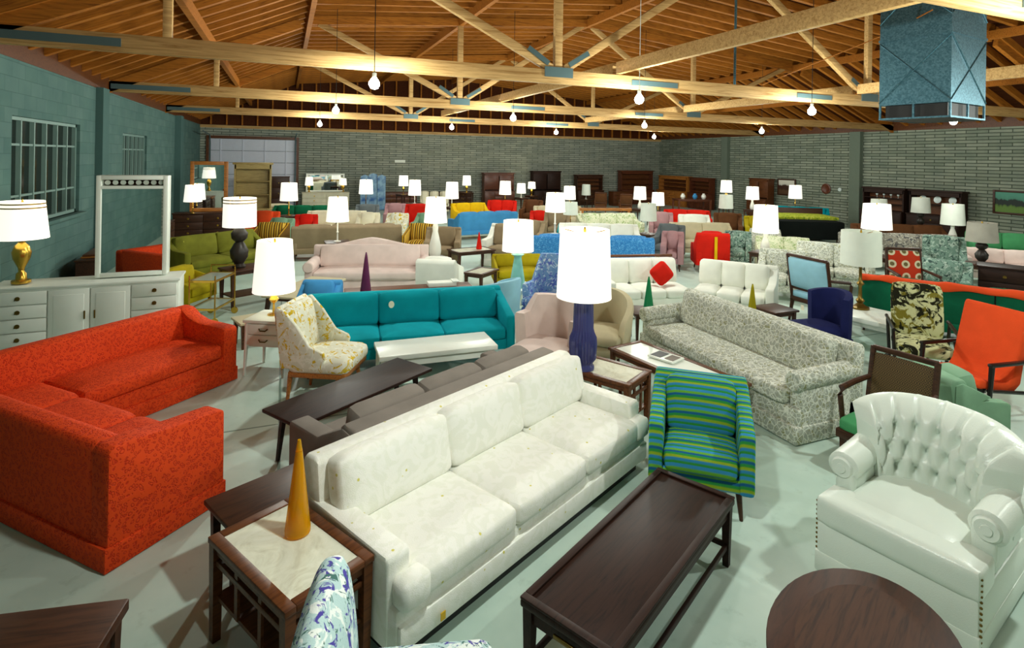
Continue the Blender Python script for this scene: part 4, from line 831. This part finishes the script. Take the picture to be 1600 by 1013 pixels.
t = part('headboard_rail', lambda bm: [box(bm, (0, 0, .78), (1.8, .05, .1), .01), box(bm, (-.8, 0, .37), (.06, .05, .74)), box(bm, (.8, 0, .37), (.06, .05, .74))], M_oak); t.location = (10.0, 16.2, 0); t.rotation_euler = (0, 0, R(-14)); tagp(t, 'honey oak rail of a headboard behind cream floral sofa', 'headboard')
AC('taupe chair behind the turquoise lamp shade', 6.0, 13.3, -35, M_taupe, .72, .84)
AC('scarlet and dark chair behind the mottled blue sofa', 7.6, 16.3, -25, M_redp, .6, .78)
AC('mauve pink chair right of the cream floral sofa', 10.5, 13.9, -35, M_mauve, .7, .9)
AC('second mauve chair beside the slate grey chair', 8.35, 10.6, -40, M_mauve, .5, .82)
AC('slate grey chair right of the mottled blue sofa', 8.9, 11.35, -60, M_grey, .66, .88)
SF('beige camel sofa left of the orange red chair', 10.1, 11.75, -20, 1.6, M_beige, nb=2, H=.84)
AC('small white dome chair beyond the beige camel sofa', 11.3, 13.4, -30, M_whitef, .9, .86)
SF('scarlet sofa far behind the orange red chair', 12.6, 15.3, -35, 1.5, M_redp, nb=2)
t = AC('orange red chair with gold stripe behind the white sectional', 8.75, 9.75, 150, M_redp, .72, .88)
part('gold_stripe', lambda bm: box(bm, (-.05, .375, .5), (.06, .01, .6)), M_yell, t)
AC('grey floral chair right of the orange red chair', 10.95, 10.4, -40, M_flgrey, .7, .82)
AC('teal floral chair beside the orange red chair', 10.05, 10.35, -45, M_flteal, .6, .8)
SF('cream green floral loveseat right of white based lamp', 10.3, 9.3, -40, 1.1, M_flcream, nb=2)
AC('dark brown leather chair beyond the grey floral chair', 12.4, 13.2, -40, M_brownf, .8, .9)
AC('olive gold chair left of black covered bed', 13.0, 12.6, -40, M_must, .8, .85)
SF('white quilted loveseat behind the bergere chair', 8.75, 7.75, -50, 1.0, M_flgrey, nb=2, H=.82)
SF('cream grey quilted sofa behind the brass column lamp', 10.18, 7.95, -50, 1.3, M_flgrey, nb=2, H=.86)
def bed():
    t = thing('bed', 'black covered bed with lime floral spread at right of hall', 'bed', (14.7, 12.7), -28)
    part('mattress', lambda bm: cushion(bm, (0, 0, .45), (2.1, 1.5, .55), .06, .02, None, 8), M_blackf, t); part('spread', lambda bm: cushion(bm, (0, .2, .77), (2.12, 1.15, .12), .05, .02, None, 8), M_lime, t)
    legs4(t, 1.9, 1.3, .2, M_dkw)
    part('headboard', lambda bm: box(bm, (0, .78, .5), (2.1, .06, 1.0), .01), M_dkw, t)
bed()
SF('teal green sofa near the right wall beyond the black bed', 17.6, 15.2, -45, 2.0, M_teal, H=.82)
SF('charcoal leaf print sofa at right before the dark hutches', 13.6, 8.95, -30, 2.6, M_fldark)
SF('mauve brown sofa behind the charcoal leaf print sofa', 15.6, 10.3, -30, 2.3, M_brownf)
AC('grey teal floral chair right of the red medallion chair', 10.55, 6.15, -65, M_flteal, .8, .82)
AC('teal floral high chair left of the grey drum lamp', 12.7, 7.4, -55, M_flteal, .72, .98)
SF('sage green sofa at far right edge beyond grey drum lamp', 16.6, 8.1, -50, 1.9, M_seatgreen)
SF('white and lilac sofa at right edge behind purple decanter', 14.0, 7.05, -50, 1.5, M_pink, nb=2, H=.7)
cabinet('low_chest', 'dark carved chest at right edge under the purple decanter', (11.35, 5.3), -62, 1.35, .5, .78, M_esp, [(1, 'd3'), (1, 'd3')], M_dkbrass)
decanter('cone_decanter', 'purple glass decanter on the dark carved chest', (11.50, 5.12, .796), .46, .075, M_gpurple)
# lamps on small tables through the hall
LT = [
 ('lamp with white vase base right of the white sectional', (9.10, 8.63), .62, 1.57, .50, .55, 'bottle', M_ceramw, 1),
 ('big pale shaded lamp behind the brass column lamp', (10.99, 7.64), .62, 1.65, .54, .50, 'bottle', M_ceramw, 1),
 ('dark based lamp with pale shade before the dark hutches', (17.6, 10.9), .62, 1.47, .5, .45, 'ginger', M_dark, 0),
 ('lamp with white baluster base before the right hutch', (15.0, 8.55), .62, 1.51, .5, .5, 'bottle', M_ceramw, 0),
 ('grey drum shaded lamp behind the dark carved chest', (12.1, 6.40), .62, 1.39, .5, .36, 'ginger', M_dark, 2),
 ('lamp with white shade below the overhead door', (.15, 16.9), .74, 1.65, .48, .5, 'stick', M_brass, 1),
 ('lamp in front of the blue folding screen', (2.72, 20.4), .7, 1.59, .5, .5, 'stick', M_dkbrass, 1),
 ('left one of two overlapping lamps against back wall', (4.92, 24.8), .76, 1.58, .44, .45, 'globe', M_brass, 1),
 ('right one of two overlapping lamps near back wall', (4.75, 21.7), .62, 1.53, .5, .6, 'stick', M_ceramw, 1),
 ('tall white lamp beyond the yellow gold sofa', (5.85, 20.3), .58, 1.51, .5, .62, 'stick', M_ceramw, 1),
 ('small bright lamp against back wall with lit wall behind', (8.0, 25.3), .78, 1.57, .42, .45, 'urn', M_brass, 1),
 ('lamp with slim stem in front of first brown hutch', (8.46, 21.5), .62, 1.49, .5, .55, 'stick', M_brass, 1),
 ('small lamp in front of first brown hutch, right one', (10.2, 23.9), .62, 1.28, .44, .46, 'stick', M_ceramw, 1),
 ('tiny lamp left of the second dark hutch', (11.4, 25.4), .6, 1.27, .4, .33, 'urn', M_brass, 1),
 ('large white lamp right of centre beyond the big lamp', (5.97, 11.92), .66, 1.64, .48, .45, 'stick', M_ceramw, 1),
 ('short pale lamp right beside the large white one', (7.55, 14.1), .62, 1.23, .42, .36, 'stick', M_brass, 0),
 ('lamp beyond the cream floral sofa, right of the second dark hutch', (9.53, 17.9), .62, 1.47, .45, .48, 'stick', M_brass, 1),
 ('small pale lamp before the third brown hutch', (13.0, 22.8), .6, 1.28, .42, .5, 'stick', M_ceramw, 0),
 ('bright lamp before the honey coloured hutch', (12.4, 17.7), .62, 1.45, .48, .48, 'bottle', M_ceramw, 1),
 ('lamp left of the shelf units beyond the scarlet sofa', (12.4, 16.6), .55, 1.30, .46, .46, 'stick', M_brass, 1),
 ('pale lamp with white stem left of orange red chair', (9.0, 12.45), .5, 1.30, .44, .46, 'stick', M_ceramw, 0),
 ('upper lamp of two stacked in view before the back right corner', (17.1, 18.3), .7, 1.66, .48, .5, 'urn', M_brass, 1),
 ('lower lamp of two stacked in view, pale unlit shade', (13.45, 14.4), .55, 1.36, .46, .45, 'stick', M_dkbrass, 0),
 ('lamp before the brown door cabinet on right wall', (16.3, 16.1), .66, 1.52, .48, .48, 'bottle', M_ceramw, 1),
 ('glowing lamp beside the framed picture on right wall', (18.6, 16.2), .66, 1.56, .5, .52, 'stick', M_brass, 1),
 ('small grey lamp half hidden behind big pale shaded lamp', (16.2, 11.2), .62, 1.42, .46, .4, 'stick', M_dark, 0),
]
for (s, (x, y), zb, zt, D, sh, kd, m, lit) in LT:
    side_table('small dark table under the ' + s.split(' with ')[0].replace('lamp', 'lamp') if 0 else 'small dark side table holding ' + ' '.join(s.split()[:10]), x, y, zb, 24, .5, .5)
    lamp(s, (x, y, zb), zt, D, sh, kd, m, lit == 1, M_shadeg if lit == 2 else None, .88, 18 if y > 24 else 0, 16)
# back wall: case goods, mirrors, pictures
hutch('first brown hutch on back wall, left of the small lamps', (10.0, 26.35), 0, 1.62, .5, 1.70, M_redw, .8, solid=True)
hutch('second dark armoire hutch on back wall at centre', (12.65, 26.35), 0, 1.6, .52, 1.80, M_esp, .8, solid=True)
hutch('third brown hutch on back wall with open shelves', (15.2, 26.35), 0, 1.6, .5, 1.62, M_dkw, .8)
hutch('tall dark hutch on back wall near right corner', (18.2, 26.35), 0, 2.1, .5, 1.86, M_redw, .8)
def rh(label, y, W, H, m, **k): hutch(label, (UR-.45, y), -90, W, .5, H, m, .82, **k)
rh('honey coloured open hutch on right wall nearest back corner', 25.05, 2.4, 1.62, M_oak)
rh('brown shelved hutch on right wall, second from back corner', 22.9, 1.5, 1.6, M_redw)
rh('brown two door cabinet on right wall left of framed picture', 19.05, 1.1, 1.72, M_brw, solid=True)
rh('dark hutch on right wall with cups and plates', 13.45, 1.5, 1.62, M_esp, shelves=2)
rh('dark hutch on right wall with three display plates', 11.75, 1.6, 1.62, M_esp, shelves=1)
for k, y in enumerate((12.2, 11.75, 11.3)):
    t = part('display_plate', lambda bm: lathe(bm, [(.05, 0), (.11, .012), (.115, .018), (.05, .006)], 20), M_plate); t.location = (UR-.36, y, 1.31); t.rotation_euler = (0, R(-80), 0); tagp(t, '%s display plate on top shelf of the right hutch' % ('left', 'middle', 'right')[k], 'plate')
for k, y in enumerate((13.75, 13.5, 13.25, 13.0)):
    t = part('goblet', lambda bm: lathe(bm, [(.03, 0), (.006, .01), (.006, .06), (.035, .09), (.038, .13)], 12), M_plate); t.location = (UR-.40, y, 1.265); tagp(t, 'pale goblet on top shelf of cup hutch, %s' % ('leftmost', 'second from left', 'third from left', 'rightmost')[k], 'goblet')
def picture(label, y, z, w, h, m, fm=M_dkw):
    t = thing('framed_picture', label, 'picture', (UR-.03, y, z), -90)
    part('canvas', lambda bm: box(bm, (0, -.005, 0), (w-.08, .02, h-.08)), m, t)
    part('frame', lambda bm: [box(bm, (s*(w/2-.03), -.01, 0), (.06, .05, h), .008) for s in (-1, 1)]+[box(bm, (0, -.01, s*(h/2-.03)), (w-.12, .05, .06), .008) for s in (-1, 1)], fm, t)
picture('dark framed landscape picture on right wall beside glowing lamp', 18.0, 1.38, .95, .72, M_land2); picture('green landscape painting at far right edge of right wall', 9.75, 1.36, 1.25, .72, M_land)
t = thing('wall_plate', 'round brown wooden plaque hanging on right wall', 'plaque', (UR-.02, 16.1, 1.42), -90)
part('plaque', lambda bm: (lathe(bm, [(.21, 0), (.21, .02), (.17, .03), (.15, .015)], 28), bmesh.ops.rotate(bm, cent=(0,0,0), matrix=Matrix.Rotation(R(90), 3, 'X'), verts=bm.verts[:])), M_redw, t)
t = thing('wall_ornament', 'small pale ornament hanging right of the round plaque', 'ornament', (UR-.02, 15.5, 1.42), -90); part('ornament', lambda bm: (lathe(bm, [(.08, 0), (.07, .03), (.03, .04)], 14), bmesh.ops.rotate(bm, cent=(0,0,0), matrix=Matrix.Rotation(R(90), 3, 'X'), verts=bm.verts[:])), M_plate, t)
mirror('wide white framed mirror on dresser against back wall left part', (1.75, 26.55, .79), 0, 1.65, .82, .07, M_white, name='dresser_mirror', D=.06)
cabinet('triple_dresser', 'white dresser under the wide white mirror on back wall', (1.75, 26.3), 0, 2.0, .5, .78, M_cream, [(1, 'd3'), (1, 'd3')])
lamp('yellow lit lamp at left of the wide white mirror', (1.05, 26.25, .80), 1.45, .36, .36, 'urn', M_brass, True)
lamp('slim brass lamp at right of the wide white mirror', (2.5, 26.25, .80), 1.40, .30, .3, 'urn', M_brass, True)
t = thing('folding_screen', 'blue cloud print arched folding screen at back wall', 'screen', (3.72, 25.6, 0))
for k in range(3): part('screen_panel', lambda bm: prism(bm, [(-.18, .02), (.18, .02), (.18, 1.52+(.08 if k == 1 else 0)), (0, 1.60+(.06 if k == 1 else 0)), (-.18, 1.52+(.08 if k == 1 else 0))], -.012, .012, 'y'), M_bluegl, t, loc=((k-1)*.37, (.05 if k == 1 else 0), 0))
for (s, x, y, W, H, m) in (('dark dresser on back wall below the left overlapping lamps', 5.0, 26.2, 1.6, .78, M_redw), ('dark dresser on back wall below the small bright lamp', 7.6, 26.2, 1.8, .78, M_dkw), ('cherry dresser on back wall between third and tall hutch', 16.6, 25.6, 1.0, .76, M_brw), ('dark chest below the overhead door', -.6, 25.9, 1.7, 1.5, M_dkw)):
    cabinet('low_dresser', s, (x, y), 0, W, .5, H, m, [(1, 'd3'), (1, 'd3')], M_dkbrass)
t = thing('wall_glow', 'small white plate standing in for lamp glow high on back wall', 'glow plate', (5.15, VB-.02, 2.2)); part('glow_plate', lambda bm: box(bm, (0, 0, 0), (.5, .01, .13)), M_white, t)  # white plate modelled in place of a lamp's glow on the wall
SG = [('cherry dining chair before third hutch, left one', 13.3, 22.0), ('cherry dining chair before third hutch, right one', 13.9, 20.9)]
for s, x, y in SG: wood_arm_chair('dining_chair', s, (x, y), 150, M_brownf, M_brw, .55, .55, .95, .45, .65)
table('dining_table', 'cherry dining table before the tall dark hutch', (15.2, 21.6), -20, 1.6, .9, .75, M_brw, leg=.08)
table('dining_table', 'brown dining table before the right wall hutches', (16.9, 20.2), -20, 1.5, .9, .75, M_redw, leg=.08)
for (s, x, y, m) in (('small white vase on the brown dining table, left', 16.5, 20.3, M_ceramw), ('small blue bowl vase on the brown dining table', 17.0, 20.1, M_blue), ('small white vase on the brown dining table, right', 17.4, 20.0, M_ceramw)):
    t = part('vase', lambda bm: lathe(bm, [(.06, 0), (.11, .08), (.1, .16), (.05, .22), (.06, .25)], 14), m); t.location = (x, y, .751); tagp(t, s, 'vase')
for k, (x, y) in enumerate(((5.5, 23.2), (5.9, 23.1), (6.3, 23.0))):
    t = armchair('pale_chair', 'pale cream slipper chair before back wall, %s of three' % ('left', 'middle', 'right')[k], (x, y), -10, M_cream, .36, .5, .98, .42, .5, .05, 'legs')
